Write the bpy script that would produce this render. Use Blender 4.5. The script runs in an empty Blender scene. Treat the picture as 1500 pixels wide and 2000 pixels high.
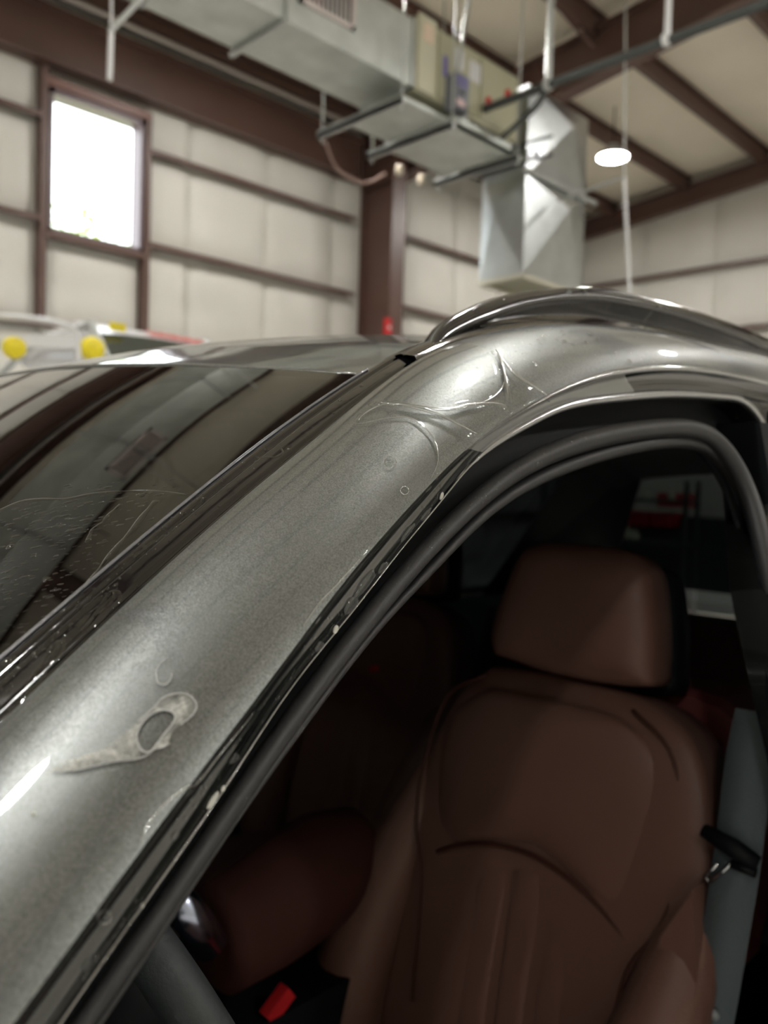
import bpy, math, random
import numpy as np
from mathutils import Vector, Matrix
from mathutils.bvhtree import BVHTree
random.seed(7)
RNG = np.random.RandomState(7)
SC = bpy.context.scene
COL = SC.collection

# ------------------------------------------------------------------ camera
YAW, PITCH, ROLL, FPX = .7895, -.0399, .0311, 1596.0
CAM = np.array([1.0, 0.0, 1.52])
_F = np.array([-math.sin(YAW)*math.cos(PITCH), math.cos(YAW)*math.cos(PITCH), math.sin(PITCH)])
_R0 = np.array([math.cos(YAW), math.sin(YAW), 0.0])
_U0 = np.cross(_R0, _F)
_R = _R0*math.cos(ROLL) + _U0*math.sin(ROLL)
_U = -_R0*math.sin(ROLL) + _U0*math.cos(ROLL)
cam_d = bpy.data.cameras.new('camera')
cam = bpy.data.objects.new('camera', cam_d); COL.objects.link(cam)
cam_d.sensor_fit = 'HORIZONTAL'; cam_d.sensor_width = 36; cam_d.lens = 36*FPX/1500
cam_d.clip_start = .02; cam_d.clip_end = 200
M4 = Matrix(((_R[0], _U[0], -_F[0], CAM[0]), (_R[1], _U[1], -_F[1], CAM[1]), (_R[2], _U[2], -_F[2], CAM[2]), (0, 0, 0, 1)))
cam.matrix_world = M4
cam_d.dof.use_dof = True; cam_d.dof.focus_distance = .50
cam_d.dof.aperture_fstop = cam_d.lens/1000/.0046
SC.camera = cam

# ------------------------------------------------------------------ view and world
SC.view_settings.view_transform = 'Standard'; SC.view_settings.look = 'None'
SC.view_settings.gamma = 1; SC.view_settings.use_curve_mapping = False
SC.view_settings.exposure = 0.0
LAMP = 270.0          # emission of the LED discs
w = bpy.data.worlds.new('daylight'); SC.world = w; w.use_nodes = True
wn = w.node_tree.nodes; wl = w.node_tree.links
bg = wn['Background']; sky = wn.new('ShaderNodeTexSky'); sky.sky_type = 'HOSEK_WILKIE'
sky.sun_direction = (-.45, .25, .85); sky.turbidity = 4
mxs = wn.new('ShaderNodeMix'); mxs.data_type = 'RGBA'; mxs.inputs[0].default_value = .6; wl.new(sky.outputs[0], mxs.inputs[6]); mxs.inputs[7].default_value = (1, 1, 1, 1)   # thin bright cloud
wl.new(mxs.outputs[2], bg.inputs[0]); bg.inputs[1].default_value = 9.0
SC.cycles.max_bounces = 7; SC.cycles.diffuse_bounces = 3; SC.cycles.glossy_bounces = 4
SC.cycles.transparent_max_bounces = 14; SC.cycles.transmission_bounces = 4
SC.cycles.sample_clamp_indirect = 6; SC.cycles.caustics_reflective = False; SC.cycles.caustics_refractive = False
SC.cycles.use_denoising = True
sun_d = bpy.data.lights.new('sun', 'SUN'); sun_d.energy = 9; sun_d.angle = .01
sun = bpy.data.objects.new('sun', sun_d); COL.objects.link(sun)
sun.rotation_euler = Vector((-.45, .25, .85)).to_track_quat('Z', 'Y').to_euler()

# ------------------------------------------------------------------ pixel to place
def ray(u, v): return _F + _R*(u-750)/FPX + _U*(1000-v)/FPX
def on(u, v, n, d):
    n = np.array(n, float); r = ray(u, v); return CAM + r*((d-n@CAM)/(n@r))
KT = .42                                   # lean of the side glass plane x + KT z = const
def side(u, v, off=0.): return on(u, v, (1, 0, KT), .80+KT*1.2+off)
def project(P):
    q = np.asarray(P)-CAM; d = q@_F
    return 750+FPX*(q@_R)/d, 1000-FPX*(q@_U)/d

# ------------------------------------------------------------------ materials
def new_mat(name):
    m = bpy.data.materials.new(name); m.use_nodes = True
    n = m.node_tree.nodes; return m, n, m.node_tree.links, n['Principled BSDF']
def mat(name, col, rough=.5, metal=0., coat=0., noise=0., nscale=8., bump=0., bscale=60., spec=.5, sheen=0., aniso=None):
    m, n, l, b = new_mat(name)
    b.inputs['Roughness'].default_value = rough; b.inputs['Metallic'].default_value = metal
    b.inputs['Coat Weight'].default_value = coat; b.inputs['Coat Roughness'].default_value = .04
    b.inputs['Specular IOR Level'].default_value = spec
    b.inputs['Sheen Weight'].default_value = sheen
    c = tuple(col)+(1,)
    b.inputs['Base Color'].default_value = c
    tc = n.new('ShaderNodeTexCoord')
    if noise:
        t = n.new('ShaderNodeTexNoise'); t.inputs['Scale'].default_value = nscale; t.inputs['Detail'].default_value = 4
        mp = n.new('ShaderNodeMapping'); l.new(tc.outputs['Object'], mp.inputs[0])
        if aniso: mp.inputs['Scale'].default_value = aniso
        l.new(mp.outputs[0], t.inputs['Vector'])
        r = n.new('ShaderNodeMapRange'); l.new(t.outputs[0], r.inputs[0])
        r.inputs[1].default_value = .25; r.inputs[2].default_value = .75
        r.inputs[3].default_value = 1-noise; r.inputs[4].default_value = 1+noise
        mx = n.new('ShaderNodeVectorMath'); mx.operation = 'SCALE'; mx.inputs[0].default_value = col
        l.new(r.outputs[0], mx.inputs['Scale']); l.new(mx.outputs[0], b.inputs['Base Color'])
    if bump:
        t = n.new('ShaderNodeTexNoise'); t.inputs['Scale'].default_value = bscale; t.inputs['Detail'].default_value = 3
        l.new(tc.outputs['Object'], t.inputs['Vector'])
        bp = n.new('ShaderNodeBump'); bp.inputs['Strength'].default_value = bump; bp.inputs['Distance'].default_value = .01
        l.new(t.outputs[0], bp.inputs['Height']); l.new(bp.outputs[0], b.inputs['Normal'])
    return m
def clear_mat(name, tint=(1, 1, 1), ior=1.45, rough=.02, refl=1.0, bump=0., bscale=20., haze=0.):
    m, n, l, b = new_mat(name); n.remove(b); out = n['Material Output']
    tr = n.new('ShaderNodeBsdfTransparent'); tr.inputs[0].default_value = tuple(tint)+(1,)
    gl = n.new('ShaderNodeBsdfGlossy'); gl.inputs['Roughness'].default_value = rough
    ge = n.new('ShaderNodeNewGeometry'); dt = n.new('ShaderNodeVectorMath'); dt.operation = 'DOT_PRODUCT'
    l.new(ge.outputs['Normal'], dt.inputs[0]); l.new(ge.outputs['Incoming'], dt.inputs[1])
    def mth(op, a, b_):
        q = n.new('ShaderNodeMath'); q.operation = op
        for i_, x_ in enumerate((a, b_)):
            if x_ is None: continue
            if isinstance(x_, (int, float)): q.inputs[i_].default_value = x_
            else: l.new(x_, q.inputs[i_])
        return q
    f0 = ((ior-1)/(ior+1))**2
    c_ = mth('ABSOLUTE', dt.outputs['Value'], None); c_ = mth('SUBTRACT', 1.0, c_.outputs[0]); c_ = mth('POWER', c_.outputs[0], 5.0)
    c_ = mth('MULTIPLY', c_.outputs[0], (1-f0)*refl); mu = mth('ADD', c_.outputs[0], f0*refl); mu.use_clamp = True
    mx = n.new('ShaderNodeMixShader'); l.new(mu.outputs[0], mx.inputs[0])
    src = tr.outputs[0]
    if haze:
        df = n.new('ShaderNodeBsdfDiffuse'); df.inputs[0].default_value = (.75, .76, .74, 1)
        m2 = n.new('ShaderNodeMixShader'); m2.inputs[0].default_value = haze
        l.new(tr.outputs[0], m2.inputs[1]); l.new(df.outputs[0], m2.inputs[2]); src = m2.outputs[0]
    l.new(src, mx.inputs[1]); l.new(gl.outputs[0], mx.inputs[2]); l.new(mx.outputs[0], out.inputs[0])
    if bump:
        tc = n.new('ShaderNodeTexCoord'); t = n.new('ShaderNodeTexNoise'); t.inputs['Scale'].default_value = bscale
        l.new(tc.outputs['Object'], t.inputs['Vector'])
        bp = n.new('ShaderNodeBump'); bp.inputs['Strength'].default_value = bump; bp.inputs['Distance'].default_value = .004
        l.new(t.outputs[0], bp.inputs['Height']); l.new(bp.outputs[0], gl.inputs['Normal'])
    return m
def paint_mat():
    m, n, l, b = new_mat('gunmetal_paint')
    tc = n.new('ShaderNodeTexCoord')
    v = n.new('ShaderNodeTexVoronoi'); v.inputs['Scale'].default_value = 1900
    l.new(tc.outputs['Object'], v.inputs['Vector'])
    r = n.new('ShaderNodeMapRange'); sp = n.new('ShaderNodeSeparateColor'); l.new(v.outputs['Color'], sp.inputs[0])
    l.new(sp.outputs[0], r.inputs[0]); r.inputs[3].default_value = .66; r.inputs[4].default_value = 1.34
    mx = n.new('ShaderNodeVectorMath'); mx.operation = 'SCALE'; mx.inputs[0].default_value = (.205, .219, .217)
    l.new(r.outputs[0], mx.inputs['Scale']); l.new(mx.outputs[0], b.inputs['Base Color'])
    b.inputs['Metallic'].default_value = .85; b.inputs['Roughness'].default_value = .39
    b.inputs['Coat Weight'].default_value = 1; b.inputs['Coat Roughness'].default_value = .02
    # flake normals
    mv = n.new('ShaderNodeVectorMath'); mv.operation = 'SUBTRACT'; mv.inputs[1].default_value = (.5, .5, .5)
    l.new(v.outputs['Color'], mv.inputs[0])
    ms = n.new('ShaderNodeVectorMath'); ms.operation = 'SCALE'; ms.inputs['Scale'].default_value = .11; l.new(mv.outputs[0], ms.inputs[0])
    ge = n.new('ShaderNodeNewGeometry'); ad = n.new('ShaderNodeVectorMath'); ad.operation = 'ADD'
    l.new(ge.outputs['Normal'], ad.inputs[0]); l.new(ms.outputs[0], ad.inputs[1])
    no = n.new('ShaderNodeVectorMath'); no.operation = 'NORMALIZE'; l.new(ad.outputs[0], no.inputs[0])
    l.new(no.outputs[0], b.inputs['Normal'])
    return m
def emit_mat(name, col, s):
    m, n, l, b = new_mat(name); n.remove(b); e = n.new('ShaderNodeEmission')
    e.inputs[0].default_value = tuple(col)+(1,); e.inputs[1].default_value = s
    l.new(e.outputs[0], n['Material Output'].inputs[0]); return m

PAINT = paint_mat()
BLACK = mat('gloss_black_trim', (.006, .006, .007), .08, coat=1)
BLACKT = mat('wet_black_trim', (.005, .005, .006), .10, coat=1, bump=.12, bscale=22)
RAILM = mat('satin_black_rail', (.010, .010, .013), .16, coat=1)
RUBBER = mat('rubber', (.020, .020, .022), .48, bump=.06, bscale=500, spec=.6)
GLASS = clear_mat('tinted_windshield_glass', (.10, .11, .11), 1.52, .0, 1.9)
SIDEGLASS = clear_mat('tinted_glass', (.13, .15, .15), 1.5, .0, 1.0)
PRIVACY = clear_mat('privacy_glass', (.032, .038, .039), 1.5, .0, 1.0)
DEEPG = clear_mat('deep_privacy_glass', (.012, .015, .017), 1.5, .0, 1.0)
FILM = clear_mat('clear_protective_film', (.985, .985, .98), 1.5, .03, .8, bump=.035, bscale=12)
WATER = clear_mat('water_drop', (.86, .88, .88), 1.5, .0, 2.2)
WRINK = clear_mat('film_glint', (.93, .94, .93), 1.6, .15, 5, haze=.16)  # whitish haze stands in for bright glints on the film
FOAMY = clear_mat('milky_water', (.9, .9, .9), 1.33, .2, 1, haze=.40)
HAZEF = clear_mat('hazy_film', (.96, .96, .95), 1.5, .12, 1.3, haze=.38)
WHITEDROP = mat('white_foam', (.72, .72, .66), .4)
BROWN = mat('brown_painted_steel', (.115, .063, .050), .42, noise=.08, nscale=2)
VINYL = mat('white_vinyl_insulation', (.68, .66, .60), .55, noise=.05, nscale=1.2, bump=.25, bscale=2.5)
CEILM = mat('vinyl_ceiling_insulation', (.90, .83, .69), .6, noise=.05, nscale=1.0, bump=.25, bscale=2.0)
CONC = mat('pale_concrete', (.62, .60, .56), .35, noise=.2, nscale=1.5)
GALV = mat('galvanized_sheet', (.55, .58, .54), .42, metal=.45, noise=.18, nscale=3, bump=.25, bscale=2.2)
GALVB = mat('bright_galvanized_sheet', (.60, .63, .63), .30, metal=.9, noise=.12, nscale=4, bump=.35, bscale=2.5)
STEELG = mat('zinc_steel', (.50, .52, .50), .4, metal=.3)
BEIGE = mat('beige_cabinet', (.46, .45, .31), .5)
DARKPIPE = mat('dark_pipe_insulation', (.05, .055, .052), .5)
WHITEP = mat('white_paint', (.75, .75, .75), .3, coat=.5)
LEATHER = mat('tan_leather', (.190, .096, .073), .5, noise=.08, nscale=6, bump=.10, bscale=350)
LEATHERD = mat('dark_tan_leather_seam', (.07, .02, .012), .6)
INTBLK = mat('black_interior_plastic', (.005, .006, .008), .6, spec=.2)
INTGRY = mat('dark_grey_leather', (.040, .048, .052), .5, bump=.08, bscale=300)
BELT = mat('grey_belt_webbing', (.12, .15, .165), .7, bump=.3, bscale=500)
CHROME = mat('chrome', (.6, .62, .66), .15, metal=1)
RED = mat('red_plastic', (.55, .015, .02), .4)
PURPLE = mat('purple_label', (.18, .15, .42), .5)
YELLOW = mat('yellow_plastic', (.85, .70, .02), .4)
PINK = mat('pale_pink_label', (.75, .55, .55), .5)
DKGREEN = mat('dark_tinted_glass_pane', (.02, .03, .028), .1, coat=.5)
TYRE = mat('tyre_rubber', (.02, .02, .02), .7)
LEAF = mat('yellow_green_leaves', (.30, .42, .05), .5, noise=.3, nscale=3)
BARK = mat('bark', (.12, .08, .05), .8)
LED = emit_mat('led_panel', (1.0, .975, .93), LAMP)

# ------------------------------------------------------------------ mesh helpers
def link_mesh(name, V, Fc, m, parent=None, smooth=False, mats=None):
    me = bpy.data.meshes.new(name)
    me.from_pydata([tuple(map(float, p)) for p in V], [], [tuple(f) for f in Fc]); me.update()
    if m: me.materials.append(m)
    o = bpy.data.objects.new(name, me); COL.objects.link(o)
    if smooth:
        me.polygons.foreach_set('use_smooth', [True]*len(me.polygons))
    if parent: o.parent = parent; o.matrix_parent_inverse = Matrix.Translation(-Vector(parent['_loc'])) if '_loc' in parent else Matrix()
    return o
class MB:
    def __init__(s): s.V = []; s.F = []
    def add(s, V, F):
        k = len(s.V); s.V += [tuple(map(float, p)) for p in V]; s.F += [tuple(i+k for i in f) for f in F]; return s
    def box(s, a, b, rot=None, piv=None, bev=0.):
        x0, y0, z0 = a; x1, y1, z1 = b
        V = np.array([(x, y, z) for z in (z0, z1) for x, y in ((x0, y0), (x1, y0), (x1, y1), (x0, y1))], float)
        if rot is not None:
            p = np.array(piv if piv is not None else V.mean(0)); V = (V-p)@np.array(rot).T + p
        return s.add(V, [(0, 3, 2, 1), (4, 5, 6, 7), (0, 1, 5, 4), (1, 2, 6, 5), (2, 3, 7, 6), (3, 0, 4, 7)])
    def bar(s, p, q, wx, wz, up=(0, 0, 1)):
        p = np.array(p, float); q = np.array(q, float); d = q-p; d /= np.linalg.norm(d)
        a = np.cross(d, up); a /= np.linalg.norm(a); c = np.cross(a, d)
        V = [e+a*i*wx/2+c*j*wz/2 for e in (p, q) for i, j in ((-1, -1), (1, -1), (1, 1), (-1, 1))]
        return s.add(V, [(0, 3, 2, 1), (4, 5, 6, 7), (0, 1, 5, 4), (1, 2, 6, 5), (2, 3, 7, 6), (3, 0, 4, 7)])
    def tube(s, pts, r, n=8, cap=True, flat=None):
        P = np.array(pts, float); k = len(P); R = np.broadcast_to(np.array(r, float), (k,))
        T = np.gradient(P, axis=0); T /= np.linalg.norm(T, axis=1)[:, None]+1e-12
        up = np.array((0, 0, 1.)) if abs(T[0][2]) < .9 else np.array((1., 0, 0))
        V = []; a = np.cross(T[0], up)
        for i in range(k):
            a = a-T[i]*(a@T[i]); a /= np.linalg.norm(a)+1e-12; b = np.cross(T[i], a)
            for j in range(n):
                t = 2*math.pi*j/n; V.append(P[i]+(a*math.cos(t)+b*math.sin(t))*R[i])
        F = [(i*n+j, i*n+(j+1) % n, (i+1)*n+(j+1) % n, (i+1)*n+j) for i in range(k-1) for j in range(n)]
        if cap: F += [tuple(range(n))[::-1], tuple((k-1)*n+j for j in range(n))]
        return s.add(V, F)
    def lathe(s, c, prof, n=24, axis='z'):
        V = []
        for r, h in prof:
            for j in range(n):
                t = 2*math.pi*j/n; p = (r*math.cos(t), r*math.sin(t), h)
                if axis == 'x': p = (h, r*math.cos(t), r*math.sin(t))
                if axis == 'y': p = (r*math.sin(t), h, r*math.cos(t))
                V.append(np.array(p)+c)
        k = len(prof)
        F = [(i*n+j, i*n+(j+1) % n, (i+1)*n+(j+1) % n, (i+1)*n+j) for i in range(k-1) for j in range(n)]
        F += [tuple(range(n))[::-1], tuple((k-1)*n+j for j in range(n))]
        return s.add(V, F)
    def build(s, name, m, parent=None, smooth=False): return link_mesh(name, s.V, s.F, m, parent, smooth)
def grid_faces(a, b, off=0, closed=False):
    return [(off+i*b+j, off+i*b+(j+1) % b, off+(i+1)*b+(j+1) % b, off+(i+1)*b+j) for i in range(a-1) for j in range(b if closed else b-1)]
def grid(G): G = np.asarray(G); a, b = G.shape[:2]; return G.reshape(-1, 3), grid_faces(a, b)
def flip(F): return [f[::-1] for f in F]
def tag(o, label, cat, group=None, kind=None):
    o['label'] = label; o['category'] = cat
    if group: o['group'] = group
    if kind: o['kind'] = kind
    return o
def thing(name, label, cat, loc=(0, 0, 0), group=None):
    o = bpy.data.objects.new(name, None); COL.objects.link(o); o.location = loc; o['_loc'] = tuple(map(float, loc))
    o.empty_display_size = .1
    return tag(o, label, cat, group)
def structure(o): o['kind'] = 'structure'; return o
def cr(pts, n):                            # Catmull-Rom resampled evenly by length
    P = np.array(pts, float); P = np.vstack([2*P[0]-P[1], P, 2*P[-1]-P[-2]]); out = []
    for i in range(1, len(P)-2):
        for t in np.linspace(0, 1, 24, endpoint=False):
            a, b, c, d = P[i-1:i+3]
            out.append(.5*((2*b)+(-a+c)*t+(2*a-5*b+4*c-d)*t*t+(-a+3*b-3*c+d)*t**3))
    out.append(P[-2]); out = np.array(out)
    L = np.r_[0, np.cumsum(np.linalg.norm(np.diff(out, axis=0), axis=1))]
    s = np.linspace(0, L[-1], n)
    return np.stack([np.interp(s, L, out[:, k]) for k in range(out.shape[1])], 1)
def crk(pts, per):                         # Catmull-Rom keeping control rows matched (per samples per segment)
    P = np.array(pts, float); P = np.vstack([2*P[0]-P[1], P, 2*P[-1]-P[-2]]); out = []
    for i in range(1, len(P)-2):
        for t in np.linspace(0, 1, per, endpoint=False):
            a, b, c, d = P[i-1:i+3]
            out.append(.5*((2*b)+(-a+c)*t+(2*a-5*b+4*c-d)*t*t+(-a+3*b-3*c+d)*t**3))
    out.append(P[-2]); return np.array(out)
def smooth_curve(P, it):
    P = P.copy()
    for _ in range(it): P[1:-1] = P[1:-1]*.5+(P[:-2]+P[2:])*.25
    return P

# ================================================================== THE SHOP
WX, YC, XR, YF = -8.94, 15.48, 8.5, -9.0     # left wall, end wall, right wall, front wall
RX = 1.5                                     # ridge
S = .10; ZC = 7.15
def zroof(x): return ZC + S*(min(x, 2*RX-x) - WX)

fl = structure(MB().box((WX-.2, YF-.2, -.2), (XR+.2, YC+.2, 0)).build('floor', CONC))
# left wall: insulation skin with the window opening left free
WY0, WY1, WZ0, WZ1 = 4.03, 5.26, 4.35, 6.05
lw = MB()
for y0, y1, z0, z1 in ((YF-.3, WY0, 0, 7.6), (WY1, YC+.25, 0, 7.6), (WY0, WY1, 0, WZ0), (WY0, WY1, WZ1, 7.6)):
    lw.box((WX-.25, y0, z0), (WX-.10, y1, z1))
wall_left = structure(lw.build('wall_left', VINYL))
def padded(name, parent, p0, p1, out, z0, z1, n=9):
    """one bay of sagging faced insulation between girts: a shallow pillow"""
    p0 = np.array(p0, float); p1 = np.array(p1, float); out = np.array(out, float); G = []
    for i in range(n):
        t = i/(n-1); row = []
        for j in range(7):
            s = j/6; b = .07*(1-abs(2*s-1)**4)*(1-abs(2*t-1)**14)+.004*math.sin(9*t+3*s)
            p = p0+(p1-p0)*t+out*b; row.append((p[0], p[1], z0+(z1-z0)*s))
        G.append(row)
    V, F = grid(G); return link_mesh(name, V, F, VINYL, parent, True)
gz = [.86, 2.06, 3.27, 4.50, 5.70]
edges = [0]+gz+[6.9]
ybr = [YF, -5.1, -1.0, 1.3, 2.6, 3.98, 5.30, 6.0, 7.3, 8.6, 10.3, 11.6, 12.9, 14.2, YC]
for a, b in zip(ybr[:-1], ybr[1:]):
    for z0, z1 in zip(edges[:-1], edges[1:]):
        if a == 3.98 and z1 > 4.4 : 
            if z0 < 4.3: padded('insulation_panel', wall_left, (WX-.1, a, 0), (WX-.1, b, 0), (1, 0, 0), z0, 4.33)
            continue
        padded('insulation_panel', wall_left, (WX-.1, a, 0), (WX-.1, b, 0), (1, 0, 0), z0, z1)
    sm = MB().bar((WX-.085, b, 0), (WX-.085, b, 7), .02, .02, (1, 0, 0)).build('seam', VINYL, wall_left)
def girt(parent, p, q, inward):
    """Z-shaped girt: web with two lips"""
    m = MB(); p = np.array(p, float); q = np.array(q, float); w_ = np.array(inward, float)
    m.bar(p, q, .16, .012); m.bar(p+w_*.08+(0, 0, -.025), q+w_*.08+(0, 0, -.025), .012, .062)
    m.bar(p-w_*.08+(0, 0, .03), q-w_*.08+(0, 0, .03), .012, .06)
    return m.build('girt', BROWN, parent)
for z in gz:
    if 4.4 < z < 6: 
        girt(wall_left, (WX, YF, z), (WX, 3.98, z), (1, 0, 0)); girt(wall_left, (WX, 5.30, z), (WX, 8.95, z), (1, 0, 0))
    else: girt(wall_left, (WX, YF, z), (WX, 8.95, z), (1, 0, 0))
    girt(wall_left, (WX, 9.9, z), (WX, YC, z), (1, 0, 0))
for y, z0, z1 in ((3.96, 3.27, 6.25), (5.30, 3.27, 6.15), (2.42, 0, 3.27)):
    m = MB(); m.box((WX-.08, y-.04, z0), (WX+.08, y-.028, z1)); m.box((WX+.07, y-.04, z0), (WX+.082, y+.04, z1)); m.build('post', BROWN, wall_left)
# window in the left wall
FRAME = mat('purple_brown_window_frame', (.17, .12, .135), .35)
m = MB()
for a, b in (((WX-.2, WY0, WZ0), (WX+.04, WY0+.05, WZ1)), ((WX-.2, WY1-.05, WZ0), (WX+.04, WY1, WZ1)),
             ((WX-.2, WY0, WZ1-.07), (WX+.04, WY1, WZ1)), ((WX-.2, WY0, WZ0), (WX+.04, WY1, WZ0+.06))): m.box(a, b)
win = structure(m.build('window_1', FRAME))
MB().box((WX-.13, WY0+.05, WZ0+.06), (WX-.122, WY1-.05, WZ1-.07)).build('pane', clear_mat('window_glass', (.95, .97, .96), 1.5, 0), win)
m = MB(); m.box((WX-.02, WY0-.07, WZ0-.07), (WX+.09, WY1+.07, WZ0)); m.build('window_sill', BROWN, win)
MB().box((WX-.02, WY0-.07, WZ1), (WX+.09, WY1+.07, WZ1+.10)).build('window_head', mat('red_brown_steel', (.22, .12, .10), .3), win)
# deep horizontal beam along the wall
def ibeam(name, parent, p, q, depth, flange, tf=.015, m_=BROWN, up=(0, 0, 1)):
    p = np.array(p, float); q = np.array(q, float); u = np.array(up, float); m = MB()
    m.bar(p, q, .012, depth, up); m.bar(p+u*depth/2, q+u*depth/2, flange, tf, up); m.bar(p-u*depth/2, q-u*depth/2, flange, tf, up)
    return m.build(name, m_, parent)
m = MB(); m.box((WX-.05, YF, 6.27), (WX+.22, 8.98, 6.29)); m.box((WX-.05, YF, 6.86), (WX+.26, 8.98, 6.885)); m.box((WX+.10, YF, 6.27), (WX+.125, 8.98, 6.88))
m.build('beam', BROWN, wall_left)
MB().tube([(WX+.30, YF, 7.0), (WX+.30, 9.0, 7.0)], .035, 10).build('conduit', mat('pale_conduit', (.45, .40, .37), .35, metal=.3), wall_left)
m = MB(); m.box((WX+.18, YF, 7.07), (WX+.2, YC, 7.30)); m.box((WX+.18, YF, 7.29), (WX+.30, YC, 7.30)); m.box((WX+.18, YF, 7.07), (WX+.30, YC, 7.08)); m.build('eave_strut', BROWN, wall_left)
# end wall
m = MB(); m.box((WX-.2, YC+.1, 0), (XR+.2, YC+.25, 8.6)); wall_far = structure(m.build('wall_far', VINYL))
xe = [WX, -7.4, -5.9, -4.4, -2.9, -1.4, .1, 1.6, 3.1, 4.6, 6.1, XR]
for a, b in zip(xe[:-1], xe[1:]):
    for z0, z1 in zip(edges[:-1], [.86, 2.06, 3.27, 4.5, 5.75, 8.3]):
        padded('insulation_panel', wall_far, (a, YC+.1, 0), (b, YC+.1, 0), (0, -1, 0), z0, z1)
    MB().bar((b, YC+.085, 0), (b, YC+.085, 8), .02, .02, (1, 0, 0)).build('seam', VINYL, wall_far)
for z in (.9, 2.1, 3.32, 4.55, 5.77): girt(wall_far, (WX, YC, z), (XR, YC, z), (0, -1, 0))
def rafter(name, y, d0, d1, fl_, parent):
    m = MB(); xs = [WX+.2, RX, XR-.2]
    for a, b in ((xs[0], xs[1]), (xs[2], xs[1])):
        za, zb = zroof(a)-.05, zroof(b)-.05
        V = [(a, y-.006, za-d0), (b, y-.006, zb-d1), (b, y-.006, zb), (a, y-.006, za)]; V += [(x, y+.012, z) for x, _, z in V]
        m.add(V, [(0, 1, 2, 3), (7, 6, 5, 4), (0, 4, 5, 1), (1, 5, 6, 2), (2, 6, 7, 3), (3, 7, 4, 0)])
        m.bar((a, y, za-d0), (b, y, zb-d1), fl_, .02); m.bar((a, y, za), (b, y, zb), fl_, .02)
    return m.build(name, BROWN, parent)
# other walls
wall_right = structure(MB().box((XR+.1, YF-.3, 0), (XR+.3, YC+.25, 7.8)).build('wall_right', VINYL))
wall_front = structure(MB().box((WX, YF-.3, 0), (XR+.2, YF-.1, 8.6)).build('wall_front', VINYL))
# ceiling: two slopes, with purlins and rafters
ys = np.linspace(YF-.2, YC+.2, 60); V = []; F = []
cb = MB()
for xa, xb in ((WX-.3, RX), (RX, XR+.3)):
    nx = 14; G = []; 
    for i in range(nx*4+1):
        x = xa+(xb-xa)*i/(nx*4); row = []
        for y in ys:
            ph = ((x-(-6.33))/1.5) % 1.0
            row.append((x, y, zroof(x)+.20-.055*(1-abs(2*ph-1)**3)-.02*(abs(((y)/1.25) % 1-.5)*2)**6))
        G.append(row)
    V, F = grid(G); cb.add(V, F)
ceiling = structure(cb.build('ceiling', CEILM, None, True))
MB().box((WX-.3, YF-.3, 8.75), (XR+.3, YC+.3, 8.9)).build('roof_deck', BROWN, ceiling)
pur = [-8.0, -6.42, -4.95, -3.40, -1.85, -.3, 1.2, 2.8, 4.3, 5.8, 7.3]
for x in pur:
    z = zroof(x)+.12; m = MB()
    m.box((x-.006, YF, z-.22), (x+.006, YC, z)); m.box((x-.075, YF, z-.232), (x+.006, YC, z-.22)); m.box((x-.006, YF, z), (x+.075, YC, z+.01))
    m.box((x-.081, YF, z-.232), (x-.075, YC, z-.205))
    m.build('purlin', BROWN, ceiling)
rafter('rafter', 9.60, .75, .42, .26, ceiling); rafter('rafter', YC-.12, .36, .36, .2, ceiling)
rafter('rafter', 3.4-.0, .70, .42, .24, ceiling) if False else None
rafter('rafter', -.4+0, .75, .42, .26, ceiling)
rafter('rafter', -8.6, .5, .42, .26, ceiling)
m = MB(); m.tube([on(1080, 0, (0, 1, 0), 8.9), on(1160, 95, (0, 1, 0), 9.5)], .03, 8); m.build('flange_brace', BROWN, ceiling)
# rigid frame columns
def column(y, parent):
    m = MB(); x0, x1 = WX+.0, WX+.72
    m.box((x0, y-.008, 0), (x1, y+.008, 7.1)); m.box((x0, y-.14, 0), (x0+.02, y+.14, 7.1)); m.box((x1-.0, y-.15, 0), (x1+.022, y+.15, 7.1))
    m.box((x0, y-.15, 6.2), (x1, y+.15, 6.22))
    return m.build('column', BROWN, parent)
column(9.25, wall_left); column(-.4, wall_left)
# little red alarm box on the column
al = thing('alarm_box', 'small red box with a pale face fixed low on the brown steel column', 'alarm', (WX+.78, 9.45, 3.85))
p = on(758, 640, (1, 0, 0), WX+.8)
MB().box(p-(.03, .07, .14), p+(.03, .05, .14)).build('housing', RED, al)
MB().box(p+(.03, -.03, -.03), p+(.036, .02, .03)).build('strobe', PINK, al)

# tree outside the window
tr = thing('leafy_tree', 'yellow-green sunlit tree seen outside the high window', 'tree', (-13.4, 6.5, 0))
MB().tube([(-13.4, 6.5, -.2), (-13.35, 6.45, 2.2), (-13.5, 6.5, 4.6)], [.22, .16, .08], 10).build('trunk', BARK, tr)
lm = MB()
for _ in range(2600):
    d = RNG.randn(3); d /= np.linalg.norm(d); c = np.array((-13.4, 6.5, 4.35))+d*np.array((1.4, 1.7, 1.75))*(RNG.rand()**.4)*(1+.12*math.sin(5*d[1]+3*d[2]))
    d = RNG.randn(3); d /= np.linalg.norm(d); e = np.cross(d, RNG.randn(3)); e /= np.linalg.norm(e)
    lm.add([c-d*.09, c+e*.045, c+d*.09, c-e*.045], [(0, 1, 2, 3)])
fo = lm.build('foliage', LEAF, tr); fo['kind'] = 'stuff'
tag(structure(MB().box((-30, -20, -.35), (WX-.3, 30, -.2)).build('ground', mat('pale_gravel', (.5, .5, .45), .9))), 'pale gravel ground outside', 'ground')

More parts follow.
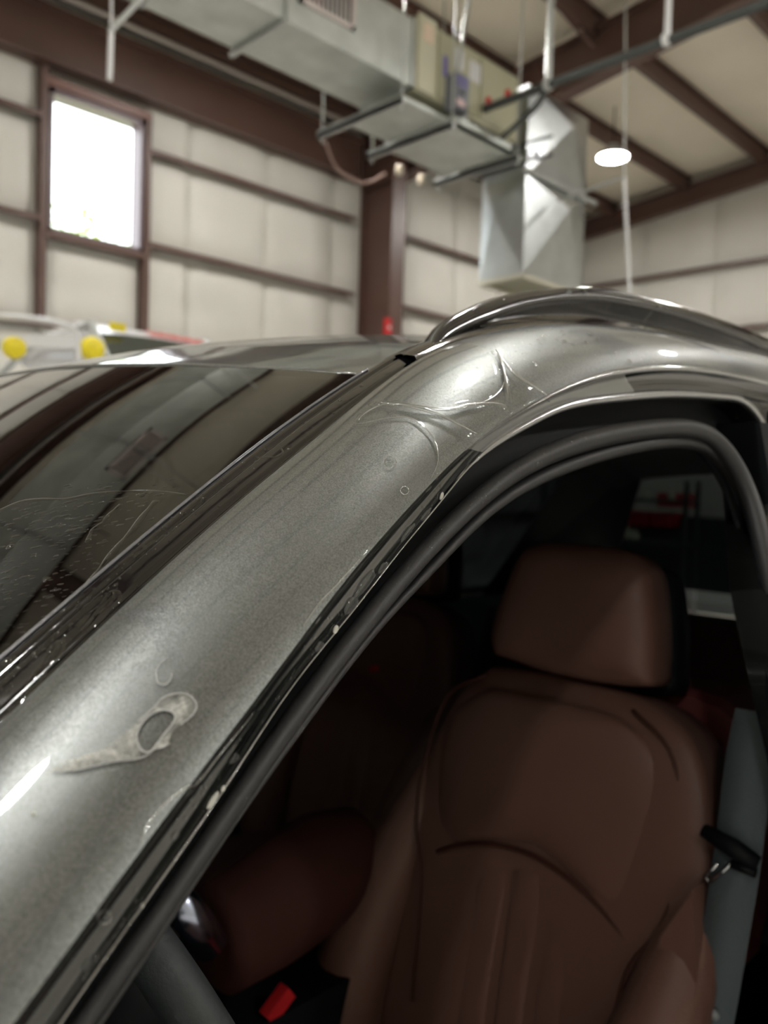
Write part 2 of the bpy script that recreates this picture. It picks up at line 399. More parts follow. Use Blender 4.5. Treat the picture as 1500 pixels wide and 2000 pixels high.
# ------------------------------------------------------------------ HVAC
XD = -4.59
def slab(name, a, b, m_, parent): return MB().box(a, b).build(name, m_, parent)
duct = thing('air_duct', 'long rectangular galvanized duct running to the beige air handler', 'duct', (-4.95, 3, 5.3))
def duct_section(y0, y1, x0=-5.30, x1=XD, z0=5.30, z1=5.93):
    m = MB(); G = []
    # cross-broken sheet faces: every face a shallow pyramid
    c = [(x0, z0), (x1, z0), (x1, z1), (x0, z1)]
    for k in range(4):
        (xa, za), (xb, zb) = c[k], c[(k+1) % 4]; nx, nz = (zb-za), -(xb-xa); L = math.hypot(nx, nz); nx /= L; nz /= L
        V = [(xa, y0, za), (xb, y0, zb), (xb, y1, zb), (xa, y1, za), ((xa+xb)/2+nx*.012, (y0+y1)/2, (za+zb)/2+nz*.012)]
        m.add(V, [(0, 1, 4), (1, 2, 4), (2, 3, 4), (3, 0, 4)])
    m.add([(x, y, z) for y in (y0, y1) for x, z in c], [(0, 1, 2, 3), (7, 6, 5, 4)])
    s_ = m.build('duct_section', GALV, duct)
    f = MB(); 
    for a, b in (((x0-.02, y1-.02, z0-.02), (x1+.02, y1+.01, z0)), ((x0-.02, y1-.02, z1), (x1+.02, y1+.01, z1+.02)),
                 ((x0-.02, y1-.02, z0-.02), (x0, y1+.01, z1+.02)), ((x1, y1-.02, z0-.02), (x1+.02, y1+.01, z1+.02))): f.box(a, b)
    f.build('flange', GALVB, s_)
yy = [-5.0, -3.6, -2.4, -1.2, 0., 1.2, 2.35, 3.30, 4.22, 5.74]
for a, b in zip(yy[:-1], yy[1:]): duct_section(a, b)
for (ya, yb) in ((4.38, 4.93), (.88, 1.43), (-1.9, -1.35)):       # supply grilles in the side of the duct
    fr_ = MB()
    for a, b in (((XD, ya-.04, 5.50), (XD+.03, yb+.04, 5.54)), ((XD, ya-.04, 5.80), (XD+.03, yb+.04, 5.84)), ((XD, ya-.04, 5.5), (XD+.03, ya, 5.84)), ((XD, yb, 5.5), (XD+.03, yb+.04, 5.84))): fr_.box(a, b)
    fr_.box((XD+.001, ya, 5.53), (XD+.006, yb, 5.81))
    g_ = fr_.build('grille', mat('pinkish_white_grille', (.62, .55, .52), .4), duct)
    for k in range(11):
        y = ya+.02+(yb-ya-.04)*k/10; MB().box((XD+.006, y-.005, 5.54), (XD+.026, y+.008, 5.80)).build('louvre', mat('dark_louvre', (.2, .15, .14), .5) if k == 0 else bpy.data.materials['dark_louvre'], g_)
for y in (4.2, 1.2, -2.0):
    for x in (-5.34, -4.55): MB().tube([(x, y, 5.27), (x, y, zroof(x)+.1)], .008, 6).build('hanger_rod', STEELG, duct)
    MB().box((-5.36, y-.02, 5.25), (-4.53, y+.02, 5.285)).build('hanger_strut', STEELG, duct)

ahu = thing('air_handler', 'beige box-shaped air handler hung from the roof between duct and plenum', 'air handler', (-4.95, 6.6, 5.3))
MB().box((-5.32, 5.76, 5.28), (XD+.0, 7.42, 5.98)).build('cabinet', BEIGE, ahu)
MB().box((XD, 5.80, 5.30), (XD+.02, 6.05, 6.02)).build('access_panel', mat('pale_beige_panel', (.58, .56, .42), .5), ahu)
MB().box((XD, 6.10, 5.32), (XD+.018, 6.72, 5.94)).build('access_panel', BEIGE, ahu)
MB().box((XD, 6.76, 5.32), (XD+.018, 7.38, 5.94)).build('access_panel', BEIGE, ahu)
MB().box((XD+.02, 5.86, 5.78), (XD+.03, 6.0, 5.95)).build('label', mat('peach_label', (.75, .6, .45), .5), ahu)
MB().box((XD+.018, 6.33, 5.70), (XD+.024, 6.47, 5.90)).build('label', WHITEP, ahu)
MB().box((XD+.018, 6.56, 5.66), (XD+.024, 6.74, 5.86)).build('label', WHITEP, ahu)
MB().box((XD+.018, 6.16, 5.55), (XD+.024, 6.22, 5.75)).build('label', PURPLE, ahu)
b_ = MB().box((XD+.02, 6.20, 5.22), (XD+.16, 6.40, 5.56)).build('control_box', mat('grey_control_box', (.20, .21, .24), .4), ahu)
MB().box((XD+.16, 6.21, 5.50), (XD+.165, 6.39, 5.53)).build('purple_band', PURPLE, b_)
MB().box((XD+.16, 6.21, 5.45), (XD+.165, 6.39, 5.475)).build('purple_band', PURPLE, b_)
MB().box((XD+.16, 6.22, 5.25), (XD+.165, 6.34, 5.31)).build('pink_label', PINK, b_)
MB().box((XD+.16, 6.26, 5.37), (XD+.165, 6.33, 5.40)).build('dark_slot', INTBLK, b_)
MB().box((XD+.02, 6.42, 5.15), (XD+.07, 6.50, 5.62)).build('cable_tray', STEELG, ahu)
pan1 = MB().box((-5.26, 5.50, 5.06), (-4.47, 6.12, 5.10)); pan1.build('drain_pan', GALV, ahu)
m = MB().box((-5.42, 6.20, 5.05), (-4.46, 7.18, 5.09)); m.box((-5.42, 6.20, 5.05), (-5.40, 7.18, 5.15)); m.box((-4.48, 6.20, 5.05), (-4.46, 7.18, 5.15)); m.box((-5.42, 6.2, 5.05), (-4.46, 6.22, 5.15)); m.build('drain_pan', GALV, ahu)
for y in (5.45, 6.16, 7.24):
    m = MB().box((-5.62, y-.025, 4.99), (-4.40, y+.025, 5.04)); m.box((-5.62, y-.025, 4.99), (-4.40, y-.018, 5.06)); m.build('strut_channel', STEELG, ahu)
    for x in (-5.56, -4.43): MB().tube([(x, y, 4.93), (x, y, zroof(x)+.1)], .009, 6).build('hanger_rod', STEELG, ahu)
for x, y in ((-5.60, 6.62), (-5.62, 7.0)):
    MB().lathe((x, y, 5.0), [(.035, -.05), (.045, -.02), (.045, .03), (.03, .06)], 12).build('isolator', mat('cream_isolator%d' % int(y*10), (.75, .66, .52), .5), ahu)
loop = cr([(-5.62, 5.55, 4.98), (-5.72, 5.8, 4.82), (-5.75, 6.2, 4.78), (-5.7, 6.5, 4.95)], 16)
MB().tube(loop, .014, 8).build('condensate_hose', mat('brown_hose', (.3, .2, .17), .4), ahu)

pl = thing('drop_plenum', 'tall shiny galvanized box duct hanging straight down', 'duct', (-4.9, 8.25, 3.86))
V = []; F = []
def creased_face(m, c, brk):
    """quad face with a pyramid break, c corners, brk = (offset point)"""
    m.add(list(c)+[brk], [(0, 1, 4), (1, 2, 4), (2, 3, 4), (3, 0, 4)])
x0, x1, y0, y1, z0, z1, zm = -5.21, XD, 7.63, 8.86, 3.90, 6.0, 5.0
for za, zb, zk in ((z0, zm, 4.55), (zm, z1, 5.5)):
    m = MB()
    creased_face(m, [(x0, y0, za), (x1, y0, za), (x1, y0, zb), (x0, y0, zb)], ((x0*.7+x1*.3), y0-.035, zk+.1))
    creased_face(m, [(x1, y0, za), (x1, y1, za), (x1, y1, zb), (x1, y0, zb)], (x1+.13, y0*.42+y1*.58, zk+.22))
    creased_face(m, [(x1, y1, za), (x0, y1, za), (x0, y1, zb), (x1, y1, zb)], ((x0+x1)/2, y1+.02, zk))
    creased_face(m, [(x0, y1, za), (x0, y0, za), (x0, y0, zb), (x0, y1, zb)], (x0-.02, (y0+y1)/2, zk))
    m.add([(x0, y0, za), (x1, y0, za), (x1, y1, za), (x0, y1, za)], [(0, 1, 2, 3)]); m.add([(x0, y0, zb), (x1, y0, zb), (x1, y1, zb), (x0, y1, zb)], [(3, 2, 1, 0)])
    m.build('duct_section', GALVB, pl)
m = MB()
for a, b in (((x0-.015, y0-.015, z0-.05), (x1+.015, y0+.02, z0)), ((x0-.015, y1-.02, z0-.05), (x1+.015, y1+.015, z0)), ((x0-.015, y0, z0-.05), (x0+.02, y1, z0)), ((x1-.02, y0, z0-.05), (x1+.015, y1, z0))): m.box(a, b)
rg = m.build('bottom_frame', mat('cream_frame', (.62, .60, .50), .4, metal=.3), pl)
for k in range(9):
    y = y0+.08+(y1-y0-.16)*k/8; MB().box((x0+.02, y-.02, z0-.03), (x1-.02, y+.035, z0-.022)).build('louvre', mat('olive_louvre', (.36, .35, .22), .5) if k == 0 else bpy.data.materials['olive_louvre'], rg)
MB().bar((x1+.03, y0-.1, 5.03), (x1+.03, y1+.2, 5.03), .04, .04).build('strut_channel', STEELG, pl)
for z in (5.12, 5.32):
    MB().tube([(x0-.1, y0-.05, z), (x1+.10, y0-.05, z), (x1+.35, y0-.02, z+.0)], .018, 8).build('refrigerant_line', DARKPIPE, pl)
for dx in (0, .12): MB().lathe((x1+.1+dx, y0-.12, 5.16-dx*.3), [(.0, -.03), (.035, -.025), (.035, .025), (.0, .03)], 12).build('valve_cap', CHROME, pl)

pp = thing('gas_pipe', 'dark insulated pipe crossing under the ceiling to the air handler', 'pipe', (-2, 6.8, 5.43))
MB().tube([(-4.55, 6.8, 5.43), (2.5, 6.8, 5.40)], .042, 12).build('pipe_run', DARKPIPE, pp)
MB().tube(cr([(-3.78, 6.8, 5.42), (-3.9, 6.84, 5.30), (-4.25, 6.95, 5.22), (-4.5, 7.05, 5.2)], 14), .03, 10).build('branch_hose', DARKPIPE, pp)
for x in (-4.5, -4.25): MB().lathe((x, 6.8, 5.47), [(.03, -.02), (.03, .05), (.015, .07)], 10).build('red_valve', RED, pp)
for x, r, mm in ((-3.76, .035, STEELG), (-2.53, .028, WHITEP), (1.2, .02, STEELG)):
    MB().tube([(x, 6.8, 5.44), (x, 6.8, zroof(x)+.1)], r, 10).build('hanger_pipe', mm, pp)
    MB().lathe((x, 6.8, 5.43), [(.055, -.03), (.06, 0), (.055, .03)], 12, 'x').build('clamp', mm, pp)

cb_ = thing('drop_conduit', 'pale vertical conduit hanging beside the round lamp', 'conduit', (-3.57, 8, 3.4))
MB().tube([on(1219, 345, (0, 1, 0), 8.), on(1231, 600, (0, 1, 0), 8.)], .020, 8).build('conduit_run', WHITEP, cb_)
MB().tube([on(1219, 345, (0, 1, 0), 8.), on(1222, 5, (0, 1, 0), 8.)], .010, 8).build('hanger_cable', STEELG, cb_)
MB().tube([on(1219, 345, (0, 1, 0), 8.), on(1090, 392, (0, 1, 0), 8.)], .020, 8).build('cross_bar', STEELG, cb_)
tf = thing('conduit_drop', 'white tee-shaped conduit hanging in front of the high window', 'conduit', (-5, 2.89, 4.47))
MB().tube([on(214, 156, (1, 0, 0), -4.45), on(217, 62, (1, 0, 0), -4.45)], .020, 10).build('lower_tube', WHITEP, tf)
MB().tube([on(217, 62, (1, 0, 0), -4.45), on(222, -380, (1, 0, 0), -4.45)], .010, 8).build('hanger_cable', WHITEP, tf)
MB().tube([on(214, 62, (1, 0, 0), -4.45), on(292, -20, (1, 0, 0), -4.45)], .020, 10).build('branch_tube', STEELG, tf)
rod = thing('hanger_rod', 'thin grey rod slanting down to the air handler from the roof', 'rod', tuple(on(900, 70, (0, 1, 0), 6.3)))
MB().tube([on(905, 60, (0, 1, 0), 6.3), on(935, -120, (0, 1, 0), 6.3)], .022, 8).build('upper_rod', STEELG, rod)
MB().tube([on(905, 62, (0, 1, 0), 6.3), on(893, 150, (0, 1, 0), 6.3)], .017, 8).build('lower_rod', STEELG, rod)

# ------------------------------------------------------------------ high-bay lamps (each one a lamp with its own light)
def lamp(c, label):
    c = tuple(map(float, c)); t = thing('high_bay_lamp', label, 'lamp', c, 'round high-bay lamps under the roof')
    MB().lathe(c, [(.225, .012), (.245, .0), (.245, .05), (.20, .08), (.10, .12), (.08, .2), (.0, .21)][0:7], 28).build('housing', mat('lamp_housing', (.55, .55, .55), .4) if 'lamp_housing' not in bpy.data.materials else bpy.data.materials['lamp_housing'], t)
    MB().lathe(c, [(.0, -.008), (.21, -.006), (.222, .012), (.0, .0125)], 28).build('led_disc', LED, t)
    MB().tube([(c[0], c[1], c[2]+.2), (c[0], c[1], zroof(c[0])+.1)], .01, 6).build('hanger_cable', INTBLK, t)
lc = on(1197, 308, (0, 0, 1), 6.75)
lamp(lc, 'lit round lamp hanging under the ceiling right of the plenum')
LAMPS = [(-5.95, 6.0), (-5.95, .3), (-5.95, -5.6), (-.38, 9.7), (-.55, 3.95), (-.33, -1.7), (-.4, -7.2), (5.2, 11.6), (6.6, 7.0), (7.4, 2.6), (5.0, -6.5)]
for x, y in LAMPS:
    lab_ = 'lit round high-bay lamp hanging out of view over the shop floor'
    lamp((x, y, 6.75), lab_)

# ------------------------------------------------------------------ white car on a lift
rc = thing('white_car', 'white car with red lettering on its windshield banner, raised behind the grey roof', 'car', (-6.6, 3.8, 1.2))
X0 = -5.55
def wp(u, v, x=X0): return on(u, v, (1, 0, 0), x)
def hull(name, secs, m_, parent, sm=True):
    V = []; k = len(secs[0])
    for s_ in secs: V += [tuple(p) for p in s_]
    F = grid_faces(len(secs), k, 0, True)+[tuple(range(k))[::-1], tuple((len(secs)-1)*k+j for j in range(k))]
    return link_mesh(name, V, F, m_, parent, sm)
yc_, hw = 3.78, .62
def csec(x, hwid, zb, zt, r=.08):
    pts = []
    for sx, sz in ((-1, -1), (1, -1), (1, 1), (-1, 1)):
        for a in (0, 45, 90):
            t = math.radians({(-1, -1): 180, (1, -1): 270, (1, 1): 0, (-1, 1): 90}[(sx, sz)]+a)
            pts.append((x, yc_+sx*(hwid-r)+r*math.cos(t), (zb if sz < 0 else zt)-sz*r+r*math.sin(t)))
    return pts
hull('body', [csec(-9.0+.35, .75, 1.35, 1.9), csec(-8.2, .88, 1.25, 2.28), csec(-6.6, .90, 1.25, 2.33), csec(-5.3, .90, 1.25, 2.30), csec(-4.2, .86, 1.25, 2.14), csec(-3.75, .72, 1.35, 1.9)], WHITEP, rc)
roofp = [csec(-7.6, .55, 2.55, 2.70), csec(-7.0, .60, 2.6, 2.84), csec(-6.3, .60, 2.62, 2.87), csec(-5.95, .56, 2.62, 2.80)]
hull('roof', roofp, WHITEP, rc)
G = [[(-5.93+.0, yc_+s*.56, 2.80-.02*s*s) for s in np.linspace(-1, 1, 9)], [(-5.72, yc_+s*.60, 2.72-.03*s*s) for s in np.linspace(-1, 1, 9)]]
V, F = grid(G); link_mesh('windshield_banner', V, flip(F), WHITEP, rc, True)
G = [[(-5.72, yc_+s*.60, 2.72-.03*s*s) for s in np.linspace(-1, 1, 9)], [(-5.2, yc_+s*.70, 2.30) for s in np.linspace(-1, 1, 9)]]
V, F = grid(G); link_mesh('windshield', V, flip(F), DKGREEN, rc, True)
for k in range(9):                            # red lettering strokes on the banner (illegible in the photograph)
    s = -.1+k*.115; y = yc_+s*.6
    m = MB(); m.bar((-5.89, y, 2.805-.02*s*s), (-5.76, y+.01, 2.748-.03*s*s), .028, .01); m.bar((-5.83, y, 2.782), (-5.83, y+.045, 2.778), .01, .014) if k % 2 else None
    m.build('letter_stroke', mat('faded_red_letter', (.60, .12, .10), .5) if k == 0 else bpy.data.materials['faded_red_letter'], rc)
for sgn in (-1, 1):
    m = MB(); m.tube([(-5.15, yc_+sgn*.74, 2.28), (-5.93, yc_+sgn*.57, 2.80), (-7.5, yc_+sgn*.56, 2.68), (-8.1, yc_+sgn*.72, 2.30)], .035, 8); m.build('window_frame', STEELG, rc)
MB().lathe(on(181, 681, (1, 0, 0), -5.35), [(.0, -.08), (.09, -.06), (.10, 0), (.08, .05), (.0, .07)], 16, 'x').build('yellow_mirror', YELLOW, rc)
p = wp(229, 640, -5.7); MB().box(p-(.01, .07, .03), p+(.02, .07, .04)).build('yellow_sticker', YELLOW, rc)
for x in (-8.1, -4.6):
    for y in (3.0, 4.56): MB().lathe((x, y, 1.35), [(.18, -.10), (.30, -.09), (.32, 0), (.30, .09), (.18, .10)], 22, 'y').build('wheel', TYRE, rc)
lf = thing('car_lift', 'grey two-post lift holding up the white car', 'lift', (-6.5, 3.8, 0))
for y in (2.55, 5.05):
    MB().box((-7.75, y-.14, 0), (-7.45, y+.14, 2.0)).build('post', STEELG, lf)
    yi = 3.25 if y < 3 else 4.35
    for dx in (-.9, .9): MB().bar((-7.6, y, 1.1), (-6.6+dx, yi, 1.20), .08, .08).build('arm', STEELG, lf)
# white tube rack with a pale sign behind it
rk = thing('tube_rack', 'white bent-tube rack with pale boards at the far left', 'rack', (-5.0, 2.4, 0))
q = [wp(-260, 590, -5.0), wp(-20, 615, -5.0), wp(60, 622, -5.0), wp(125, 634, -5.0), wp(148, 650, -5.0), wp(152, 690, -5.0)]
q.append(np.array((q[-1][0], q[-1][1], 0.)))
q.insert(0, np.array((q[0][0], q[0][1], 0.)))
MB().tube(np.vstack([q[:1], cr(q[1:-1], 30), q[-1:]]), .024, 10).build('frame_tube', WHITEP, rk)
p0 = wp(-250, 655, -5.0); p1 = wp(148, 668, -5.0)
MB().bar(p0, p1, .03, .09).build('shelf_board', WHITEP, rk)
MB().bar(p0-(0, 0, .9), p1-(0, 0, .9), .03, .09).build('shelf_board', WHITEP, rk)
p = wp(27, 680, -4.94); yl = thing('yellow_lamp', 'small round yellow light on the rack at the far left', 'lamp', tuple(p))
MB().lathe(p, [(.0, -.05), (.07, -.04), (.08, 0), (.07, .05), (0, .06)], 14, 'x').build('lens', YELLOW, yl)

# ================================================================== THE GREY SUV
suv = thing('suv', 'wet dark grey metallic suv with black roof rails and tan leather seats', 'car', (0, 1.0, 0))
def sd(lst, off=0.): return [side(u, v, off) for u, v in lst]
c1px = [(0, 1412), (120, 1300), (235, 1185), (375, 1060), (475, 968), (600, 872), (700, 785), (770, 729), (828, 690), (903, 660), (1020, 636), (1100, 631), (1180, 636), (1287, 649), (1393, 671), (1500, 697)]
c2px = [(45, 1980), (150, 1840), (280, 1640), (425, 1465), (520, 1345), (640, 1170), (735, 1057), (815, 975), (875, 905), (918, 862), (1018, 800), (1070, 769), (1110, 748), (1180, 727), (1290, 716), (1393, 724), (1500, 748)]
c0px = [(10, 1290), (125, 1185), (250, 1060), (340, 995), (470, 895), (540, 835), (600, 790), (700, 720)]
C1p = [(.84, -.50, 1.02), (.80, -.38, 1.10), (.737, -.17, 1.22), (.69, -.01, 1.325)]+sd(c1px, -.06)+[(.513, 1.8, 1.722), (.52, 2.4, 1.69), (.56, 2.95, 1.60)]
C2p = [(.90, -.44, .985), (.862, -.33, 1.055), (.80, -.12, 1.195), (.762, .02, 1.29)]+sd(c2px)+[(.605, 1.5, 1.652), (.61, 2.0, 1.632), (.64, 2.6, 1.56), (.70, 2.97, 1.46)]
C0p = [(.80, -.51, 1.02), (.765, -.39, 1.085), (.70, -.17, 1.235), (.65, .0, 1.345)]+sd(c0px, -.09)+[(.535, .47, 1.622)]
def yfn(P, sig=.045):
    P = cr(P, 500); dl = np.linalg.norm(P[1]-P[0]); P = smooth_curve(P, int(2*(sig/dl)**2)); o = np.argsort(P[:, 1]); P = P[o]
    return lambda y: np.array((np.interp(y, P[:, 1], P[:, 0]), y, np.interp(y, P[:, 1], P[:, 2])))
C1f, C2f, C0f = yfn(C1p), yfn(C2p), yfn(C0p, .10)
def prof(A, B, s, amp=.0095):
    d = B-A; n = np.array((-d[2], 0, d[0])); n /= np.linalg.norm(n)+1e-9
    return A+d*s+n*amp*max(0., 1-abs(2*s-1)**2.4)
def panel_pt(y, s): return prof(C1f(y), C2f(y), s)
def mirror(V): V = np.array(V); V[:, 0] *= -1; return V
SS = np.r_[0, .004, .012, .03, .06, np.linspace(.1, .9, 17), .94, .965, .98, .99, .996, 1]
Y = np.linspace(-.44, 2.95, 380)
def edge_roll(y, s):
    p = panel_pt(y, s)
    return p
G = [[panel_pt(y, s) for s in SS] for y in Y]
# short return flange tucked in at the glass side
for i, y in enumerate(Y):
    a = C1f(y); G[i] = [a+(-.004, 0, -.010), a+(-.0022, 0, -.0035)]+G[i]
PV, PF = grid(G)
o = link_mesh('side_panel', PV, flip(PF), PAINT, suv, True); 
MVp, MFp = mirror(PV), PF
link_mesh('side_panel', MVp, MFp, PAINT, suv, True)
panel_bvh = BVHTree.FromPolygons([Vector(p) for p in PV], PF)
# jamb between panel edge (C2) and the seal (C3)
c3px = [(115, 1995), (210, 1860), (280, 1765), (385, 1615), (470, 1495), (555, 1350), (685, 1200), (769, 1087), (860, 980), (913, 910), (950, 873), (1041, 820), (1105, 790), (1207, 776), (1313, 769), (1409, 775), (1457, 783), (1500, 847)]
j2px = [(60, 1960), (165, 1815), (213, 1745), (318, 1592), (415, 1477), (512, 1355), (640, 1170), (735, 1057), (815, 975), (872, 908), (918, 862), (1018, 800), (1070, 769), (1180, 727), (1290, 716), (1393, 724), (1500, 748), (1600, 800)]
C3q = sd(c3px, -.022); 
J2q = [C2f(side(u, v)[1]) if i < 16 else side(u, v) for i, (u, v) in enumerate(j2px)]
C3q = [np.array(p) for p in [(.84, -.40, .96), (.815, -.25, 1.08), (.775, -.04, 1.215)]]+C3q+[side(1512, 960, -.022), side(1520, 1150, -.022), np.array((.80, .90, 1.0)), np.array((.88, .88, .6))]
J2q = [C2f(-.36), C2f(-.2), C2f(.0)]+J2q+[side(1650, 930), side(1660, 1150), np.array((.83, 1.03, 1.0)), np.array((.93, 1.0, .6))]
PER = 10
C3c = crk(C3q, PER); J2c = crk(J2q, PER)
for _ in range(14): C3c[1:-1] = C3c[1:-1]*.5+(C3c[:-2]+C3c[2:])*.25; J2c[1:-1] = J2c[1:-1]*.5+(J2c[:-2]+J2c[2:])*.25
n_on = PER*18
C3d = cr(C3q, 700); dl_ = np.linalg.norm(C3d[1]-C3d[0]); C3d = smooth_curve(C3d, int(2*(.028/dl_)**2))
for i in range(len(C3c)): C3c[i] = C3d[np.argmin(np.linalg.norm(C3d-C3c[i], axis=1))]
for i in range(n_on): J2c[i] = C2f(J2c[i][1])
JS = np.linspace(0, 1, 12)
def jamb_pt(i, s):
    A, B = J2c[i], C3c[i]; d = B-A; T = J2c[min(i+1, len(J2c)-1)]-J2c[max(i-1, 0)]
    n = np.cross(T, d); n /= np.linalg.norm(n)+1e-9
    if n[0] < 0: n = -n
    # rolls off the painted edge, then a shallow flat, then a small lip
    return A+d*s+n*(-.0035*max(0., math.sin(math.pi*s))**.6+.0015*max(0, math.sin(2*math.pi*(s-.5)))*(s > .5))
G = [[jamb_pt(i, s) for s in JS] for i in range(len(C3c))]
for i in range(len(C3c)):
    k = C3c[i]; G[i] = G[i]+[k+(-.012, 0, -.004), k+(-.05, 0, -.01)]
JV, JF = grid(G)
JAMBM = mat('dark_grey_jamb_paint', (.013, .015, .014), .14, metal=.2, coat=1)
link_mesh('door_jamb', JV, JF, JAMBM, suv, True); link_mesh('door_jamb', mirror(JV), flip(JF), JAMBM, suv, True)
all_bvh_V = np.vstack([PV, JV]); all_bvh_F = PF+[tuple(i+len(PV) for i in f) for f in JF]
body_bvh = BVHTree.FromPolygons([Vector(p) for p in all_bvh_V], all_bvh_F)
# lip of the jamb beside the seal, coloured pale to carry its highlight
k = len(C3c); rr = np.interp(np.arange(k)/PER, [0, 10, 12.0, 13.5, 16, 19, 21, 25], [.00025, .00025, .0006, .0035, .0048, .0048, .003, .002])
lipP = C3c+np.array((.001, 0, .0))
MB().tube(lipP, rr, 10).build('jamb_lip', mat('pale_edge_highlight', (.55, .56, .57), .16, metal=.75, coat=1), suv, True)
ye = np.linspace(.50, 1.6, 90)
MB().tube([C2f(y)+(.001, 0, -.0012) for y in ye], [.0028*min(1, .12+(y-.5)*6) for y in ye], 10).build('panel_edge_highlight', bpy.data.materials['pale_edge_highlight'], suv, True)  # pale tube added as the highlight along the rounded paint edge
# rubber seal: two ridges
r1 = [(150, 2012, 22), (245, 1878, 22), (408, 1643, 22), (493, 1513, 22), (578, 1391, 22), (693, 1238, 21), (788, 1122, 20), (872, 1032, 19), (955, 955, 19), (1015, 912, 19), (1127, 864, 21), (1233, 842, 19), (1330, 834, 18), (1395, 848, 18), (1438, 905, 18), (1472, 985, 18), (1494, 1090, 18)]
r2 = [(183, 2014, 9), (352, 1751, 9), (492, 1550, 9), (595, 1408, 9), (745, 1207, 10), (848, 1107, 11), (925, 1016, 12), (1005, 958, 13), (1073, 922, 14), (1180, 885, 14), (1287, 863, 13), (1358, 862, 13), (1400, 880, 13), (1438, 928, 13), (1464, 995, 13), (1486, 1080, 12)]
def ridge(lst, off, ext0, ext1):
    P = []; Rr = []
    for u, v, r in lst:
        p = side(u, v, off); P.append(p); Rr.append(r*((p-CAM)@_F)/FPX)
    P = [np.array(e) for e in ext0]+P+[np.array(e) for e in ext1]; Rr = [Rr[0]]*len(ext0)+Rr+[Rr[-1]]*len(ext1)
    C = cr(np.c_[np.array(P), Rr], 260); C = smooth_curve(C, 30); return C[:, :3], C[:, 3]
R1, R1r = ridge(r1, -.028, [(.80, -.38, .96), (.785, -.2, 1.08)], [(.70, .91, 1.30), (.79, .89, 1.0), (.86, .87, .6)])
R2, R2r = ridge(r2, -.040, [(.785, -.37, .95), (.77, -.19, 1.07)], [(.69, .90, 1.30), (.78, .88, 1.0), (.85, .86, .6)])
sv = MB(); sv.tube(R1, R1r, 18); seal = sv.build('door_seal', RUBBER, suv, True)
sv2 = MB(); sv2.tube(R2, R2r, 14); seal2 = sv2.build('inner_lip', RUBBER, seal, True)
o = link_mesh('door_seal', mirror(sv.V), flip(sv.F), RUBBER, suv, True)
seal_bvh = BVHTree.FromPolygons([Vector(p) for p in sv.V+sv2.V], sv.F+[tuple(i+len(sv.V) for i in f) for f in sv2.F])
# dark backing behind the seal, from jamb lip to inside trim
nB = 200
def rs(P, n): return cr(P[::6], n)
A_ = rs(C3c, nB); B_ = rs(R2, nB)
G = []
for i in range(nB):
    a = A_[i]+(-.03, 0, -.006); b = B_[i]+(-.010, 0, 0); kk = 1. if b[1] < .80 else .15; c = b+np.array((-.075*kk, 0, .005*kk))
    G.append([a, (a+b)/2+(-.01, 0, 0), b, c])
V, F = grid(G); link_mesh('pillar_trim', V, F, INTBLK, suv, True); link_mesh('pillar_trim', mirror(V), flip(F), INTBLK, suv, True)
# black strip between glass and panel
SB = np.linspace(0, 1, 14); Yb = np.linspace(-.46, .47, 180)
def strip_pt(y, s):
    a = C0f(y); b = C1f(y)+np.array((-.0035, 0, -.006)); d = b-a; n = np.array((-d[2], 0, d[0])); n /= np.linalg.norm(n)
    return a+d*s+n*(.0022*max(0., math.sin(math.pi*s))**.5-.0022*math.exp(-((s-.28)/.05)**2)-.0015*math.exp(-((s-.80)/.04)**2))
G = [[strip_pt(y, s) for s in np.linspace(0, 1, 40)] for y in Yb]
SV, SF = grid(G); link_mesh('windshield_trim', SV, flip(SF), BLACKT, suv, True); link_mesh('windshield_trim', mirror(SV), SF, BLACKT, suv, True)
strip_bvh = BVHTree.FromPolygons([Vector(p) for p in SV], SF)
MB().tube([C1f(y)+np.array((-.0030, 0, -.0035)) for y in np.linspace(-.44, .46, 160)], .0011, 6).build('trim_gap_seal', RUBBER, suv, True)
# windshield
def wind_pt(y, s, by=.064, bz=.030):
    a = C0f(y); return np.array((a[0]*s, y-by*(1-s*s), a[2]-.001+bz*(1-s*s)))
Yw = np.linspace(-.46, .425, 70); G = [[wind_pt(y, s) for s in np.linspace(-1, 1, 61)] for y in Yw]
WV, WF = grid(G); wsh = link_mesh('windshield', WV, WF, GLASS, suv, True)
wind_bvh = BVHTree.FromPolygons([Vector(p) for p in WV], WF)
MB().tube([C0f(y)+(.0005, 0, .0012) for y in np.linspace(-.45, .43, 120)], .0011, 6).build('glass_edge', mat('pale_glass_edge', (.25, .25, .27), .2, metal=.5), wsh, True)
# roof
def roof_pt(t, s):
    y = .428+t*(2.95-.428); a = C1f(y) if y > .5 else C1f(y)*(y-.42)/.08+C0f(min(y, .46))*(1-(y-.42)/.08)
    by = .064*(1-t)**2; bz = .030+.008*min(1, t*4)*(1-.3*t)
    x0 = a[0]-.012
    return np.array((x0*s, y-by*(1-s*s), a[2]-.004-.018*min(1, t*5)+bz*(1-s*s)))
G = [[roof_pt(t, s) for s in np.linspace(-1, 1, 61)] for t in np.linspace(0, 1, 90)]
RV, RF = grid(G); link_mesh('roof_panel', RV, RF, PAINT, suv, True)
hd = MB(); hd.tube([roof_pt(0, s)+(0, -.002, .001) for s in np.linspace(-1, 1, 60)], .0035, 8); hd.build('roof_header_edge', PAINT, suv, True)
# headliner
G = [[roof_pt(t, s)+(0, 0, -.045) for s in np.linspace(-.98, .98, 30)] for t in np.linspace(0.01, .97, 40)]
V, F = grid(G); link_mesh('headliner', V, flip(F), INTBLK, suv, True)
